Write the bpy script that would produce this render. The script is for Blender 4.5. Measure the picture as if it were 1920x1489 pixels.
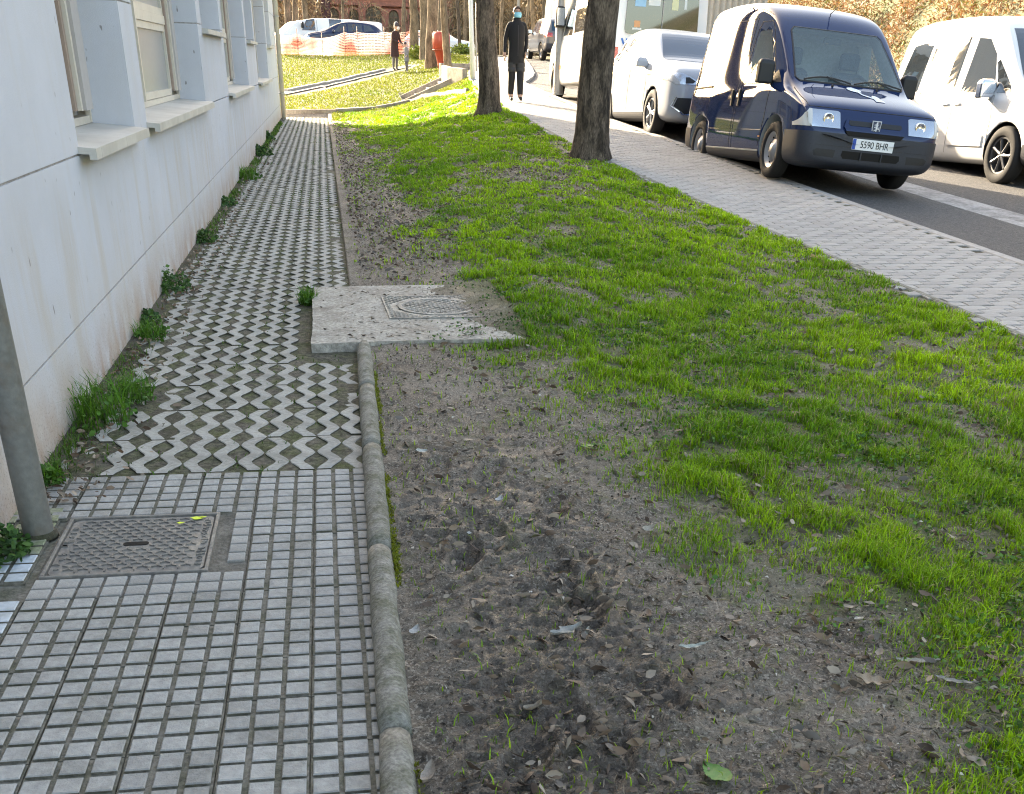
import bpy, bmesh, math, random
import numpy as np
from mathutils import Vector, Matrix, Euler
from math import sin, cos, pi, radians, sqrt

for o in list(bpy.data.objects):
    bpy.data.objects.remove(o)
SC = bpy.context.scene
COL = SC.collection
R = random.Random(7)
NP = np.random.RandomState(11)

# ---------------------------------------------------------------- camera
CAM_H = 1.45
RT = np.array([0.987056, -0.158756, 0.022741]); UP = np.array([0.059161, 0.492233, 0.868451]); FW = np.array([0.149066, 0.855864, -0.495253])
F_PX, CX, CY = 1930.0, 960.0, 1222.0          # focal length and principal point for a 1920 px wide frame
CAMP = np.array([0.0, 0.0, CAM_H])
cd = bpy.data.cameras.new('camera')
cam = bpy.data.objects.new('camera', cd); COL.objects.link(cam)
m = Matrix(((RT[0], UP[0], -FW[0], 0), (RT[1], UP[1], -FW[1], 0), (RT[2], UP[2], -FW[2], CAM_H), (0, 0, 0, 1)))
cam.matrix_world = m
cd.sensor_fit = 'HORIZONTAL'; cd.sensor_width = 36.0
cd.lens = F_PX * 36.0 / 1920.0
cd.shift_y = (CY - 744.5) / 1920.0
cd.clip_start = 0.05; cd.clip_end = 600.0
SC.camera = cam

# ---------------------------------------------------------------- light
SUN_AZ = math.atan2(-0.40, 0.916)     # towards the sun, measured from +Y to +X
SUN_EL = radians(20.0)
w = bpy.data.worlds.new('World'); SC.world = w; w.use_nodes = True
nt = w.node_tree; nt.nodes.clear()
sky = nt.nodes.new('ShaderNodeTexSky'); sky.sky_type = 'NISHITA'; sky.sun_disc = False
sky.sun_elevation = SUN_EL; sky.sun_rotation = SUN_AZ
sky.air_density = 1.0; sky.dust_density = 3.5; sky.ozone_density = 1.0
bg = nt.nodes.new('ShaderNodeBackground'); bg.inputs['Strength'].default_value = 0.15
wo = nt.nodes.new('ShaderNodeOutputWorld')
nt.links.new(sky.outputs[0], bg.inputs[0]); nt.links.new(bg.outputs[0], wo.inputs[0])
sl = bpy.data.lights.new('sun', 'SUN'); sl.energy = 4.2; sl.angle = radians(0.5); sl.color = (1.0, 0.93, 0.82)
so = bpy.data.objects.new('sun', sl); COL.objects.link(so)
sd = Vector((sin(SUN_AZ) * cos(SUN_EL), cos(SUN_AZ) * cos(SUN_EL), sin(SUN_EL)))
so.rotation_euler = sd.to_track_quat('Z', 'Y').to_euler(); so.location = sd * 60
SC.view_settings.view_transform = 'Standard'; SC.view_settings.look = 'None'
SC.view_settings.gamma = 1.0; SC.view_settings.exposure = 2.66
SC.view_settings.use_white_balance = True; SC.view_settings.white_balance_temperature = 8000; SC.view_settings.white_balance_tint = 10
SC.view_settings.use_curve_mapping = False
SC.render.engine = 'CYCLES'
SC.cycles.max_bounces = 6; SC.cycles.transparent_max_bounces = 8
SC.cycles.caustics_reflective = False; SC.cycles.caustics_refractive = False
SC.cycles.sample_clamp_indirect = 6.0; SC.cycles.sample_clamp_direct = 12.0
SC.cycles.use_denoising = True; SC.cycles.denoiser = 'OPENIMAGEDENOISE'; SC.cycles.denoising_input_passes = 'RGB_ALBEDO_NORMAL'; SC.cycles.denoising_prefilter = 'NONE'; SC.cycles.pixel_filter_type = 'BLACKMAN_HARRIS'; SC.cycles.filter_width = 1.15

# ---------------------------------------------------------------- helpers
def ray_px(x, y):
    return FW + RT * (x - CX) / F_PX + UP * (CY - y) / F_PX
def px_Y(x, y, Y):
    d = ray_px(x, y); return CAMP + d * (Y / d[1])
def px_z(x, y, z):
    d = ray_px(x, y); return CAMP + d * ((z - CAM_H) / d[2])
def to_px(P):
    v = np.asarray(P, float) - CAMP; d = v @ FW
    return CX + F_PX * (v @ RT) / d, CY - F_PX * (v @ UP) / d

def smooth(t):
    t = np.clip(t, 0, 1); return t * t * (3 - 2 * t)

def _hash(ix, iy, s):
    n = (ix.astype(np.int64) * 374761393 + iy.astype(np.int64) * 668265263 + s * 1442695041) & 0x7fffffff
    n = (n ^ (n >> 13)) * 1274126177 & 0x7fffffff
    n = (n ^ (n >> 16)) & 0xffff
    return n / 65535.0
def vnoise(x, y, s=0):
    x = np.asarray(x, float); y = np.asarray(y, float)
    ix = np.floor(x); iy = np.floor(y); fx = x - ix; fy = y - iy
    fx = fx * fx * (3 - 2 * fx); fy = fy * fy * (3 - 2 * fy)
    a = _hash(ix, iy, s); b = _hash(ix + 1, iy, s); c = _hash(ix, iy + 1, s); d = _hash(ix + 1, iy + 1, s)
    return (a * (1 - fx) + b * fx) * (1 - fy) + (c * (1 - fx) + d * fx) * fy
def fbm(x, y, o=4, s=0):
    r = 0; a = 0.5; t = 0
    for i in range(o):
        r = r + a * vnoise(x * 2 ** i + 17.3 * i, y * 2 ** i - 9.1 * i, s + i); t += a; a *= 0.5
    return r / t

def tag(o, label=None, cat=None, group=None, kind=None):
    if label: o['label'] = label
    if cat: o['category'] = cat
    if group: o['group'] = group
    if kind: o['kind'] = kind
    return o
def link(o, parent=None):
    COL.objects.link(o)
    if parent is not None: o.parent = parent
    return o
def empty(name, loc=(0, 0, 0), rz=0.0, label=None, cat=None, group=None):
    o = bpy.data.objects.new(name, None); COL.objects.link(o)
    o.empty_display_size = 0.2
    o.location = loc; o.rotation_euler = (0, 0, rz)
    return tag(o, label, cat, group)

class MB:
    """collects vertices and faces, then becomes one mesh object"""
    def __init__(s): s.v = []; s.f = []; s.m = []; s.cur = 0
    def add(s, vs, fs, mi=None):
        b = len(s.v); s.v += [tuple(map(float, q)) for q in vs]
        for q in fs: s.f.append(tuple(b + i for i in q)); s.m.append(s.cur if mi is None else mi)
    def box(s, c, d, rz=0.0, mi=None, bev=0.0):
        x, y, z = d[0] / 2, d[1] / 2, d[2] / 2
        if bev > 0:
            b = bev; vs = []
            for zz, e in ((-z, 0), (z - b, 0), (z, b)):
                vs += [(-x + e, -y + e, zz), (x - e, -y + e, zz), (x - e, y - e, zz), (-x + e, y - e, zz)]
            fs = [(3, 2, 1, 0), (8, 9, 10, 11)]
            for k in (0, 4):
                for i in range(4):
                    j = (i + 1) % 4; fs.append((k + i, k + j, k + 4 + j, k + 4 + i))
        else:
            vs = [(-x, -y, -z), (x, -y, -z), (x, y, -z), (-x, y, -z), (-x, -y, z), (x, -y, z), (x, y, z), (-x, y, z)]
            fs = [(3, 2, 1, 0), (4, 5, 6, 7), (0, 1, 5, 4), (1, 2, 6, 5), (2, 3, 7, 6), (3, 0, 4, 7)]
        ca, sa = cos(rz), sin(rz)
        s.add([(c[0] + ca * a - sa * b, c[1] + sa * a + ca * b, c[2] + e) for a, b, e in vs], fs, mi); return s
    def tube(s, pts, rad, n=8, cap=True, mi=None, noise=0.0):
        pts = [Vector(p) for p in pts]
        if not hasattr(rad, '__len__'): rad = [rad] * len(pts)
        vs = []; fs = []; ref = None
        for i, p in enumerate(pts):
            t = (pts[min(i + 1, len(pts) - 1)] - pts[max(i - 1, 0)])
            if t.length < 1e-9: t = Vector((0, 0, 1))
            t.normalize()
            if ref is None:
                ref = Vector((1, 0, 0)) if abs(t.x) < .8 else Vector((0, 1, 0))
            a = (ref - t * ref.dot(t)).normalized(); b = t.cross(a); ref = a
            for k in range(n):
                an = 2 * pi * k / n; r = rad[i] * (1 + (R.uniform(-noise, noise) if noise else 0))
                q = p + (a * cos(an) + b * sin(an)) * r; vs.append(tuple(q))
        for i in range(len(pts) - 1):
            for k in range(n):
                k2 = (k + 1) % n
                fs.append((i * n + k, i * n + k2, (i + 1) * n + k2, (i + 1) * n + k))
        if cap:
            fs.append(tuple(reversed(range(n)))); fs.append(tuple((len(pts) - 1) * n + k for k in range(n)))
        s.add(vs, fs, mi); return s
    def lathe(s, prof, n=24, axis='z', c=(0, 0, 0), mi=None):
        vs = []; fs = []
        for r, h in prof:
            for k in range(n):
                a = 2 * pi * k / n; u, v = r * cos(a), r * sin(a)
                q = (u, v, h) if axis == 'z' else ((h, u, v) if axis == 'x' else (v, h, u))
                vs.append((q[0] + c[0], q[1] + c[1], q[2] + c[2]))
        for i in range(len(prof) - 1):
            for k in range(n):
                k2 = (k + 1) % n
                fs.append((i * n + k, i * n + k2, (i + 1) * n + k2, (i + 1) * n + k))
        s.add(vs, fs, mi); return s
    def prism(s, poly, z0, z1, fn=None, mi=None):
        n = len(poly); vs = [(x, y, z0) for x, y in poly] + [(x, y, z1) for x, y in poly]
        fs = [tuple(reversed(range(n))), tuple(range(n, 2 * n))] + [(i, (i + 1) % n, n + (i + 1) % n, n + i) for i in range(n)]
        if fn: vs = [fn(*q) for q in vs]
        s.add(vs, fs, mi); return s
    def mesh(s, name, mats, smooth_=False):
        me = bpy.data.meshes.new(name); me.from_pydata(s.v, [], s.f)
        if not isinstance(mats, (list, tuple)): mats = [mats]
        for q in mats: me.materials.append(q)
        if len(mats) > 1: me.polygons.foreach_set('material_index', s.m)
        if smooth_: me.polygons.foreach_set('use_smooth', [True] * len(me.polygons))
        me.update(); return me
    def obj(s, name, mats, parent=None, smooth_=False, fix=True):
        me = s.mesh(name, mats, smooth_)
        if fix: fixn(me)
        o = bpy.data.objects.new(name, me); return link(o, parent)
def fixn(me):
    bm = bmesh.new(); bm.from_mesh(me); bmesh.ops.recalc_face_normals(bm, faces=bm.faces[:]); bm.to_mesh(me); bm.free()
def inst(name, me, parent=None, loc=(0, 0, 0), rot=(0, 0, 0), scale=(1, 1, 1)):
    o = bpy.data.objects.new(name, me); link(o, parent); o.location = loc; o.rotation_euler = rot; o.scale = scale; return o
def np_mesh(name, verts, quads=None, tris=None, mats=None, col=None, smooth_=False, attrs=None):
    verts = np.asarray(verts, np.float32).reshape(-1, 3)
    q = np.zeros((0, 4), np.int32) if quads is None else np.asarray(quads, np.int32)
    t = np.zeros((0, 3), np.int32) if tris is None else np.asarray(tris, np.int32)
    me = bpy.data.meshes.new(name)
    me.vertices.add(len(verts)); me.vertices.foreach_set('co', verts.ravel())
    li = np.concatenate([q.ravel(), t.ravel()]); me.loops.add(len(li)); me.loops.foreach_set('vertex_index', li)
    ls = np.concatenate([np.arange(len(q)) * 4, len(q) * 4 + np.arange(len(t)) * 3]).astype(np.int32)
    me.polygons.add(len(ls)); me.polygons.foreach_set('loop_start', ls)
    if smooth_: me.polygons.foreach_set('use_smooth', np.ones(len(ls), bool))
    me.update(calc_edges=True)
    if col is not None:
        a = me.attributes.new('Col', 'FLOAT_COLOR', 'POINT')
        c = np.ones((len(verts), 4), np.float32); c[:, :3] = col; a.data.foreach_set('color', c.ravel())
    for k, v in (attrs or {}).items():
        a = me.attributes.new(k, 'FLOAT', 'POINT'); a.data.foreach_set('value', np.asarray(v, np.float32))
    if mats is not None:
        for q_ in (mats if isinstance(mats, (list, tuple)) else [mats]): me.materials.append(q_)
    return me
def text_mesh(txt, size, depth, mat, name='text'):
    cu = bpy.data.curves.new(name, 'FONT'); cu.body = txt; cu.size = size; cu.extrude = depth; cu.align_x = 'CENTER'; cu.align_y = 'CENTER'
    o = bpy.data.objects.new(name, cu); COL.objects.link(o)
    dg = bpy.context.evaluated_depsgraph_get()
    me = bpy.data.meshes.new_from_object(o.evaluated_get(dg)); bpy.data.objects.remove(o)
    me.materials.clear(); me.materials.append(mat); return me

# ---------------------------------------------------------------- materials
MATS = {}
def mat(name, base=(.5, .5, .5), rough=.6, metal=0.0, spec=.5, var=0.0, nscale=8.0, col2=None, nlo=.4, nhi=.65, bump=0.0, bscale=40.0,
        rnd=0.0, coat=0.0, attr=None, stretch=None, sub=0.0, detail=5.0, rvar=0.0, alpha=1.0, emit=None):
    if name in MATS: return MATS[name]
    M = bpy.data.materials.new(name); M.use_nodes = True; MATS[name] = M
    nt = M.node_tree; b = nt.nodes['Principled BSDF']; N = nt.nodes.new; L = nt.links.new
    b.inputs['Base Color'].default_value = (*base, 1); b.inputs['Roughness'].default_value = rough
    b.inputs['Metallic'].default_value = metal; b.inputs['Specular IOR Level'].default_value = spec
    b.inputs['Coat Weight'].default_value = coat; b.inputs['Coat Roughness'].default_value = .03
    tc = N('ShaderNodeTexCoord'); cur = None
    if stretch:
        mp = N('ShaderNodeMapping'); mp.inputs['Scale'].default_value = stretch; L(tc.outputs['Object'], mp.inputs[0])
        class _T: outputs = {'Object': mp.outputs[0]}
        tc = _T
    if attr:
        at = N('ShaderNodeAttribute'); at.attribute_name = attr; cur = at.outputs['Color']
    if col2 is not None or var > 0:
        n = N('ShaderNodeTexNoise'); n.inputs['Scale'].default_value = nscale; n.inputs['Detail'].default_value = detail; n.inputs['Roughness'].default_value = .65
        L(tc.outputs['Object'], n.inputs['Vector'])
        rp = N('ShaderNodeMapRange'); rp.inputs[1].default_value = nlo; rp.inputs[2].default_value = nhi; L(n.outputs['Fac'], rp.inputs[0])
        if col2 is not None:
            mx = N('ShaderNodeMix'); mx.data_type = 'RGBA'; L(rp.outputs[0], mx.inputs[0])
            if cur is None: mx.inputs[6].default_value = (*base, 1)
            else: L(cur, mx.inputs[6])
            mx.inputs[7].default_value = (*col2, 1); cur = mx.outputs[2]
        if var > 0:
            n2 = N('ShaderNodeTexNoise'); n2.inputs['Scale'].default_value = nscale * 7; n2.inputs['Detail'].default_value = 4; L(tc.outputs['Object'], n2.inputs['Vector'])
            hs = N('ShaderNodeHueSaturation')
            ma = N('ShaderNodeMapRange'); ma.inputs[1].default_value = .3; ma.inputs[2].default_value = .7; ma.inputs[3].default_value = 1 - var; ma.inputs[4].default_value = 1 + var
            L(n2.outputs['Fac'], ma.inputs[0]); L(ma.outputs[0], hs.inputs['Value'])
            if cur is None: hs.inputs['Color'].default_value = (*base, 1)
            else: L(cur, hs.inputs['Color'])
            cur = hs.outputs['Color']
    if rnd > 0:
        oi = N('ShaderNodeObjectInfo'); hs = N('ShaderNodeHueSaturation')
        ma = N('ShaderNodeMapRange'); ma.inputs[3].default_value = 1 - rnd; ma.inputs[4].default_value = 1 + rnd
        L(oi.outputs['Random'], ma.inputs[0]); L(ma.outputs[0], hs.inputs['Value'])
        if cur is None: hs.inputs['Color'].default_value = (*base, 1)
        else: L(cur, hs.inputs['Color'])
        cur = hs.outputs['Color']
    if cur is not None: L(cur, b.inputs['Base Color'])
    if rvar > 0:
        n3 = N('ShaderNodeTexNoise'); n3.inputs['Scale'].default_value = nscale * 1.7; n3.inputs['Detail'].default_value = 4; L(tc.outputs['Object'], n3.inputs['Vector'])
        ma = N('ShaderNodeMapRange'); ma.inputs[1].default_value = .35; ma.inputs[2].default_value = .65
        ma.inputs[3].default_value = max(0.02, rough - rvar); ma.inputs[4].default_value = min(1, rough + rvar); L(n3.outputs['Fac'], ma.inputs[0]); L(ma.outputs[0], b.inputs['Roughness'])
    if bump > 0:
        nb = N('ShaderNodeTexNoise'); nb.inputs['Scale'].default_value = bscale; nb.inputs['Detail'].default_value = 6; nb.inputs['Roughness'].default_value = .7
        L(tc.outputs['Object'], nb.inputs['Vector'])
        bp = N('ShaderNodeBump'); bp.inputs['Strength'].default_value = bump; bp.inputs['Distance'].default_value = .02
        L(nb.outputs['Fac'], bp.inputs['Height']); L(bp.outputs[0], b.inputs['Normal'])
    if alpha < 1: b.inputs['Alpha'].default_value = alpha
    if sub > 0:
        b.inputs['Subsurface Weight'].default_value = 0
        tr = N('ShaderNodeBsdfTranslucent'); ms = N('ShaderNodeMixShader'); ms.inputs[0].default_value = sub
        out = nt.nodes['Material Output']
        if cur is not None: L(cur, tr.inputs['Color'])
        else: tr.inputs['Color'].default_value = (*base, 1)
        L(b.outputs[0], ms.inputs[1]); L(tr.outputs[0], ms.inputs[2]); L(ms.outputs[0], out.inputs['Surface'])
    if emit:
        b.inputs['Emission Color'].default_value = (*emit[:3], 1); b.inputs['Emission Strength'].default_value = emit[3]
    return M

def wall_material():
    """painted render: off-white, fine grain, rain streaks and a splash zone stained by soil at its foot"""
    M = bpy.data.materials.new('painted_render'); M.use_nodes = True
    nt = M.node_tree; b = nt.nodes['Principled BSDF']; N = nt.nodes.new; L = nt.links.new
    geo = N('ShaderNodeNewGeometry'); sep = N('ShaderNodeSeparateXYZ'); L(geo.outputs['Position'], sep.inputs[0])
    def noise(scale, vec=None, detail=5, sc=(1, 1, 1)):
        mp = N('ShaderNodeMapping'); mp.inputs['Scale'].default_value = sc; L(geo.outputs['Position'], mp.inputs[0])
        n = N('ShaderNodeTexNoise'); n.inputs['Scale'].default_value = scale; n.inputs['Detail'].default_value = detail; n.inputs['Roughness'].default_value = .65
        L(mp.outputs[0], n.inputs['Vector']); return n.outputs['Fac']
    def rng(v, a, c, lo=0.0, hi=1.0):
        q = N('ShaderNodeMapRange'); q.inputs[1].default_value = a; q.inputs[2].default_value = c; q.inputs[3].default_value = lo; q.inputs[4].default_value = hi
        L(v, q.inputs[0]); return q.outputs[0]
    def mul(a, c):
        q = N('ShaderNodeMath'); q.operation = 'MULTIPLY'; L(a, q.inputs[0])
        if isinstance(c, float): q.inputs[1].default_value = c
        else: L(c, q.inputs[1])
        return q.outputs[0]
    def mix(f, a, c):
        q = N('ShaderNodeMix'); q.data_type = 'RGBA'; L(f, q.inputs[0])
        for s_, v in ((6, a), (7, c)):
            if isinstance(v, tuple): q.inputs[s_].default_value = (*v, 1)
            else: L(v, q.inputs[s_])
        return q.outputs[2]
    c = mix(rng(noise(1.3), .35, .68), (.60, .612, .665), (.55, .556, .595))
    c = mix(mul(rng(noise(2.2, sc=(1, 3.2, .22)), .52, .72), .28), c, (.56, .52, .47))           # rain streaks
    c = mix(mul(mul(rng(noise(1.6, sc=(1, 2.6, .35)), .50, .66), rng(sep.outputs[2], 1.02, .75)), .5), c, (.52, .45, .37))
    low = rng(sep.outputs[2], .62, .02)
    c = mix(mul(mul(low, rng(noise(3.0), .3, .6)), .75), c, (.56, .50, .44))
    low2 = rng(sep.outputs[2], .30, .0)
    c = mix(mul(low2, rng(noise(5.0, sc=(1, 1, .6)), .36, .6)), c, (.42, .29, .215))
    sp = mul(rng(noise(95.0, detail=2), .56, .66), rng(sep.outputs[2], .45, .05))
    c = mix(mul(sp, .7), c, (.25, .20, .17))
    c = mix(mul(rng(noise(26.0, detail=1, sc=(1, 1, .5)), .745, .78), .8), c, (.22, .20, .19))
    L(c, b.inputs['Base Color']); b.inputs['Roughness'].default_value = .85; b.inputs['Specular IOR Level'].default_value = .25
    nb = noise(210.0, detail=3); bp = N('ShaderNodeBump'); bp.inputs['Strength'].default_value = .35; bp.inputs['Distance'].default_value = .006
    L(nb, bp.inputs['Height']); L(bp.outputs[0], b.inputs['Normal'])
    return M
M_WALL = wall_material()
M_TJOINT = mat('tile_joint', (.21, .195, .165), .95, var=.3, nscale=10, col2=(.12, .118, .085), bump=.5, bscale=80, spec=.2)
M_TILE = mat('concrete_tile', (.375, .368, .35), .8, var=.16, nscale=5, col2=(.285, .277, .255), bump=.45, bscale=90, rnd=.12, spec=.3)
M_TILEW = mat('painted_tile', (.56, .62, .68), .7, var=.1, nscale=6, col2=(.38, .40, .40), bump=.2, bscale=100, rnd=.05, spec=.3)
M_TILEM = mat('mossy_tile', (.34, .34, .26), .85, var=.2, nscale=9, col2=(.19, .22, .10), bump=.3, bscale=100, rnd=.1, spec=.2)
M_LATT = mat('lattice_concrete', (.37, .358, .325), .85, var=.18, nscale=7, col2=(.25, .24, .21), nlo=.44, nhi=.72, bump=.3, bscale=110, rnd=.10, spec=.25)
M_SOIL = mat('dark_soil', (.135, .120, .095), .95, var=.5, nscale=6, col2=(.10, .11, .05), bump=.9, bscale=60, spec=.2)
M_GRIME = mat('joint_grime', (.10, .088, .07), .95, var=.35, nscale=10, col2=(.06, .062, .035), bump=.6, bscale=80, spec=.2)
M_KERB = mat('kerb_concrete', (.25, .242, .215), .85, var=.35, nscale=14, col2=(.13, .13, .095), bump=.5, bscale=90, rnd=.06, spec=.25)
M_SLAB = mat('cast_concrete', (.45, .42, .37), .88, var=.35, nscale=6, nlo=.38, nhi=.68, col2=(.27, .24, .20), bump=.6, bscale=50, spec=.25)
M_IRON = mat('cast_iron', (.17, .162, .15), .6, metal=.1, var=.25, nscale=7, col2=(.235, .22, .195), bump=.3, bscale=90, rvar=.15)
M_IRONL = mat('dusty_iron', (.33, .32, .29), .7, metal=.1, var=.25, nscale=9, col2=(.20, .19, .17), bump=.3, bscale=70)
M_DARK = mat('dark_gap', (.02, .018, .016), .9, spec=.2)
M_POST = mat('weathered_steel', (.20, .20, .185), .62, metal=.35, var=.14, nscale=6, col2=(.17, .125, .09), nlo=.52, nhi=.78, bump=.2, bscale=50, rvar=.12)
M_GALV = mat('galvanised_steel', (.40, .40, .39), .5, metal=.55, var=.14, nscale=8, col2=(.27, .245, .21), nlo=.55, nhi=.75)
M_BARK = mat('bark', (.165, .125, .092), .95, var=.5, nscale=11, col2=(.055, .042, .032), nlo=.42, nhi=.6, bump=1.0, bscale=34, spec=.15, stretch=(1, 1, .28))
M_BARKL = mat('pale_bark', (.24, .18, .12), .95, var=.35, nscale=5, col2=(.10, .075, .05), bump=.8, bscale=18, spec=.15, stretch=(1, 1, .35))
M_PAVER = mat('grey_paver', (.34, .33, .315), .85, var=.12, nscale=3, col2=(.29, .28, .265), bump=.3, bscale=90, rnd=.10, spec=.25)
M_ASPH = mat('asphalt', (.085, .084, .085), .9, var=.6, nscale=26, col2=(.14, .135, .13), bump=1.0, bscale=70, spec=.35)
M_PAINT = mat('road_paint', (.34, .33, .32), .85, var=.25, nscale=4, col2=(.15, .145, .14), nlo=.42, nhi=.7, bump=.4, bscale=70)
M_FRAME = mat('cream_window_frame', (.62, .565, .48), .5, var=.04, nscale=3, col2=(.50, .44, .37), nlo=.5, nhi=.8)
M_FRAMEB = mat('brown_window_frame', (.34, .25, .20), .6, var=.06, nscale=4)
M_BOARD = mat('lilac_board', (.50, .46, .44), .6, var=.04, nscale=3)
M_SILL = mat('sill_stone', (.55, .52, .47), .6, var=.03, nscale=2, col2=(.45, .42, .37), bump=.06, bscale=60)
M_JOINT = mat('wall_joint', (.36, .34, .32), .9, var=.2, nscale=6, col2=(.24, .22, .20))
M_GLASSF = mat('frosted_pane', (.26, .28, .30), .28, spec=.6, var=.05, nscale=3)
M_GRASS = mat('grass_blade', (.1, .2, .03), .55, attr='Col', spec=.3, sub=.35)
M_LEAF = mat('leaf_litter', (.2, .15, .1), .7, attr='Col', spec=.35, sub=.12)
M_MOSS = mat('moss', (.16, .20, .03), .95, var=.35, nscale=30, col2=(.09, .11, .02), bump=1.0, bscale=120, spec=.1)

# ================================================================ terrain
WALL_X = -1.19
def side(Y):
    Y = np.asarray(Y, float)
    return np.where(Y < 27.3, .28 + .042 * (Y - 13.34), .866 + .028 * (np.minimum(Y, 62) - 27.3))
def Lx(Y): return np.interp(Y, [-20, 2, 6.23, 10.2, 14.2, 16.5, 22.8, 27.6, 33, 37.3, 46, 62], [6.9, 4.83, 4.42, 4.06, 3.76, 3.64, 3.62, 3.68, 4.15, 4.6, 5.7, 7.9])
def Rx(Y): return np.interp(Y, [-20, 2, 8.6, 16.7, 21, 27.5, 33, 38.5, 46.5, 62], [7.3, 6.2, 5.88, 5.54, 5.34, 5.36, 5.7, 7.0, 8.3, 10.6])
def roadz(X, Y): return side(Y) - .045 - .05 * np.clip(np.asarray(X, float) - 5.5, 0, 1.9) * np.clip(1 - (np.asarray(Y, float) - 28) / 16, 0, 1)
def lawn(Y): return .11 + .066 * np.clip(np.asarray(Y, float) - 34.3, 0, 27)
def H(x, y):
    x = np.asarray(x, float); y = np.asarray(y, float)
    lx = Lx(y); sd_ = side(y)
    t = np.clip((x - .2) / (lx - .2), 0, 1)
    far_ = smooth((y - 19) / 8)
    zg = .032 + (sd_ - .012 - .032) * ((.65 * t + .35 * smooth(t)) * (1 - far_) + t ** 2.0 * far_)
    zg = zg + .10 * np.sin(pi * t) * smooth((y - 6) / 6) * (1 - smooth((y - 15) / 8))
    tl = smooth((x - 3.1) / (lx - 3.1))
    zl = lawn(y) + (np.maximum(sd_, lawn(y)) - .012 - lawn(y)) * tl
    k = smooth((y - 31.0 - 1.4 * np.clip(x, 0, 4)) / 4.0)
    z = zg * (1 - k) + zl * k
    z = np.where(x < .1, np.where(y < 34.3, 0.0, lawn(y)), z)
    z = z - .35 * smooth((y - 60.5) / 3.5) * (1 - smooth((x - 7) / 3))
    z = np.where((x > 2.55) & (x < 4.35) & (y > 36.95) & (y < 40.05), np.minimum(z, .05 + .46 * (x - 2.5)), z)
    return z
# bare soil / grass boundary, read off the photograph and laid on the ground
BX = [(655, 226), (700, 270), (750, 330), (800, 400), (825, 480), (835, 560), (900, 640), (960, 700), (1060, 760), (1110, 840), (1230, 930), (1330, 990), (1420, 1080), (1560, 1140), (1720, 1180), (1800, 1270), (1850, 1340), (1920, 1430)]
_b = []
for px_, py_ in BX:
    z_ = .04
    for _ in range(6):
        P_ = px_z(px_, py_, z_); z_ = float(H(P_[0], P_[1]))
    _b.append((P_[1], P_[0]))
_b.sort(); BY = np.array([q[0] for q in _b]); BXX = np.array([q[1] for q in _b])
def ly(y, k=8.0):
    y = np.asarray(y, float); return np.where(y < k, y, k * (1 + np.log(np.maximum(y, k) / k)))
def grassy(x, y):
    """0 bare mud .. 1 thick grass"""
    xb = np.interp(y, BY, BXX)
    n = fbm(x * 1.3, ly(y) * 1.3, 3, 5) - .5
    n2 = fbm(x * 2.6, ly(y) * 2.6, 3, 9)
    wdt = .75 + .012 * y
    g = smooth((x - xb + n * (.9 + .03 * y)) / wdt + .42)
    g = g * (.38 + .62 * smooth((n2 - .38) / .26 + .15))
    # leaf-strewn bare patch below the nearer trunk
    q = np.exp(-(((x - 2.45) / .85) ** 2 + ((y - 13.6) / 2.2) ** 2))
    g = g * (1 - .85 * q)
    return np.clip(g, 0, 1)
def wetness(x, y):
    q = np.exp(-(((x - .52 - .08 * np.sin(y * 3)) / .33) ** 4 + ((y - 2.75) / 1.25) ** 4))
    return np.clip(q * (.25 + 1.1 * fbm(x * 5, y * 5, 3, 21)) + .5 * smooth((fbm(x * 6, y * 6, 3, 31) - .62) / .06) * (x < 2.0), 0, 1)

xf = np.concatenate([np.array([.085, .10]), np.arange(.112, 3.0, .0105), np.arange(3.0, 4.9, .0175)])
xl = .08 - np.cumsum(.12 * 1.22 ** np.arange(27)); xr = 4.9 + np.cumsum(.1 * 1.2 ** np.arange(28))
XS = np.concatenate([xl[::-1], xf, xr])
yf = np.concatenate([1.45 * np.exp(np.arange(0, math.log(6.5 / 1.45), .0046)), 6.5 * np.exp(np.arange(.001, math.log(34.0 / 6.5), .0072))]); yb = 1.45 - np.cumsum(.15 * 1.4 ** np.arange(14))
yr = 34.2 + np.cumsum(.35 * 1.035 ** np.arange(82))
YS = np.concatenate([yb[::-1], yf, yr])
GX, GY = np.meshgrid(XS, YS)
GZ = H(GX, GY)
G_G = grassy(GX, GY) * (GX > .1); G_W = wetness(GX, GY) * (GX > .1)
onsoil = ((GX > .11) & (GX < Lx(GY)) & (GY > .5)).astype(float)
near = np.clip(1.3 - GY / 11, 0, 1) * (1 - .9 * np.exp(-(((GX - 1.1) / .6) ** 2 + ((GY - 6.95) / 1.0) ** 2)))
ch = np.exp(-(((GX - .52 - .08 * np.sin(GY * 3)) / .34) ** 4 + ((GY - 2.75) / 1.3) ** 4))
n_a = fbm(GX * 5, GY * 5, 3, 41) - .5
rid = 1 - np.abs(2 * fbm(GX * 13 + 2 * fbm(GX * 4, GY * 4, 2, 77), GY * 24, 3, 43) - 1)
n_f = fbm(GX * 30, GY * 34, 3, 45) - .5; n_g = (1 - np.abs(2 * vnoise(GX * 36 + 3 * n_f, GY * 52, 49) - 1)) - .5
GZ = GZ + onsoil * near * (n_a * .035 + (rid - .8) * (.006 + .022 * ch) + n_f * (.016 + .010 * ch) + n_g * .009 * smooth((7 - GY) / 3))
GZ = GZ + onsoil * (1 - near) * (fbm(GX * 2, GY * 1.2, 3, 47) - .5) * .06
GZ = GZ + (.085 + .07 * (fbm(GX * 2.6, GY * 2.6, 2, 55) - .5)) * np.exp(-(((GX - 1.45) / .45) ** 2 + ((GY - 6.95) / 1.0) ** 2)) * onsoil
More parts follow.
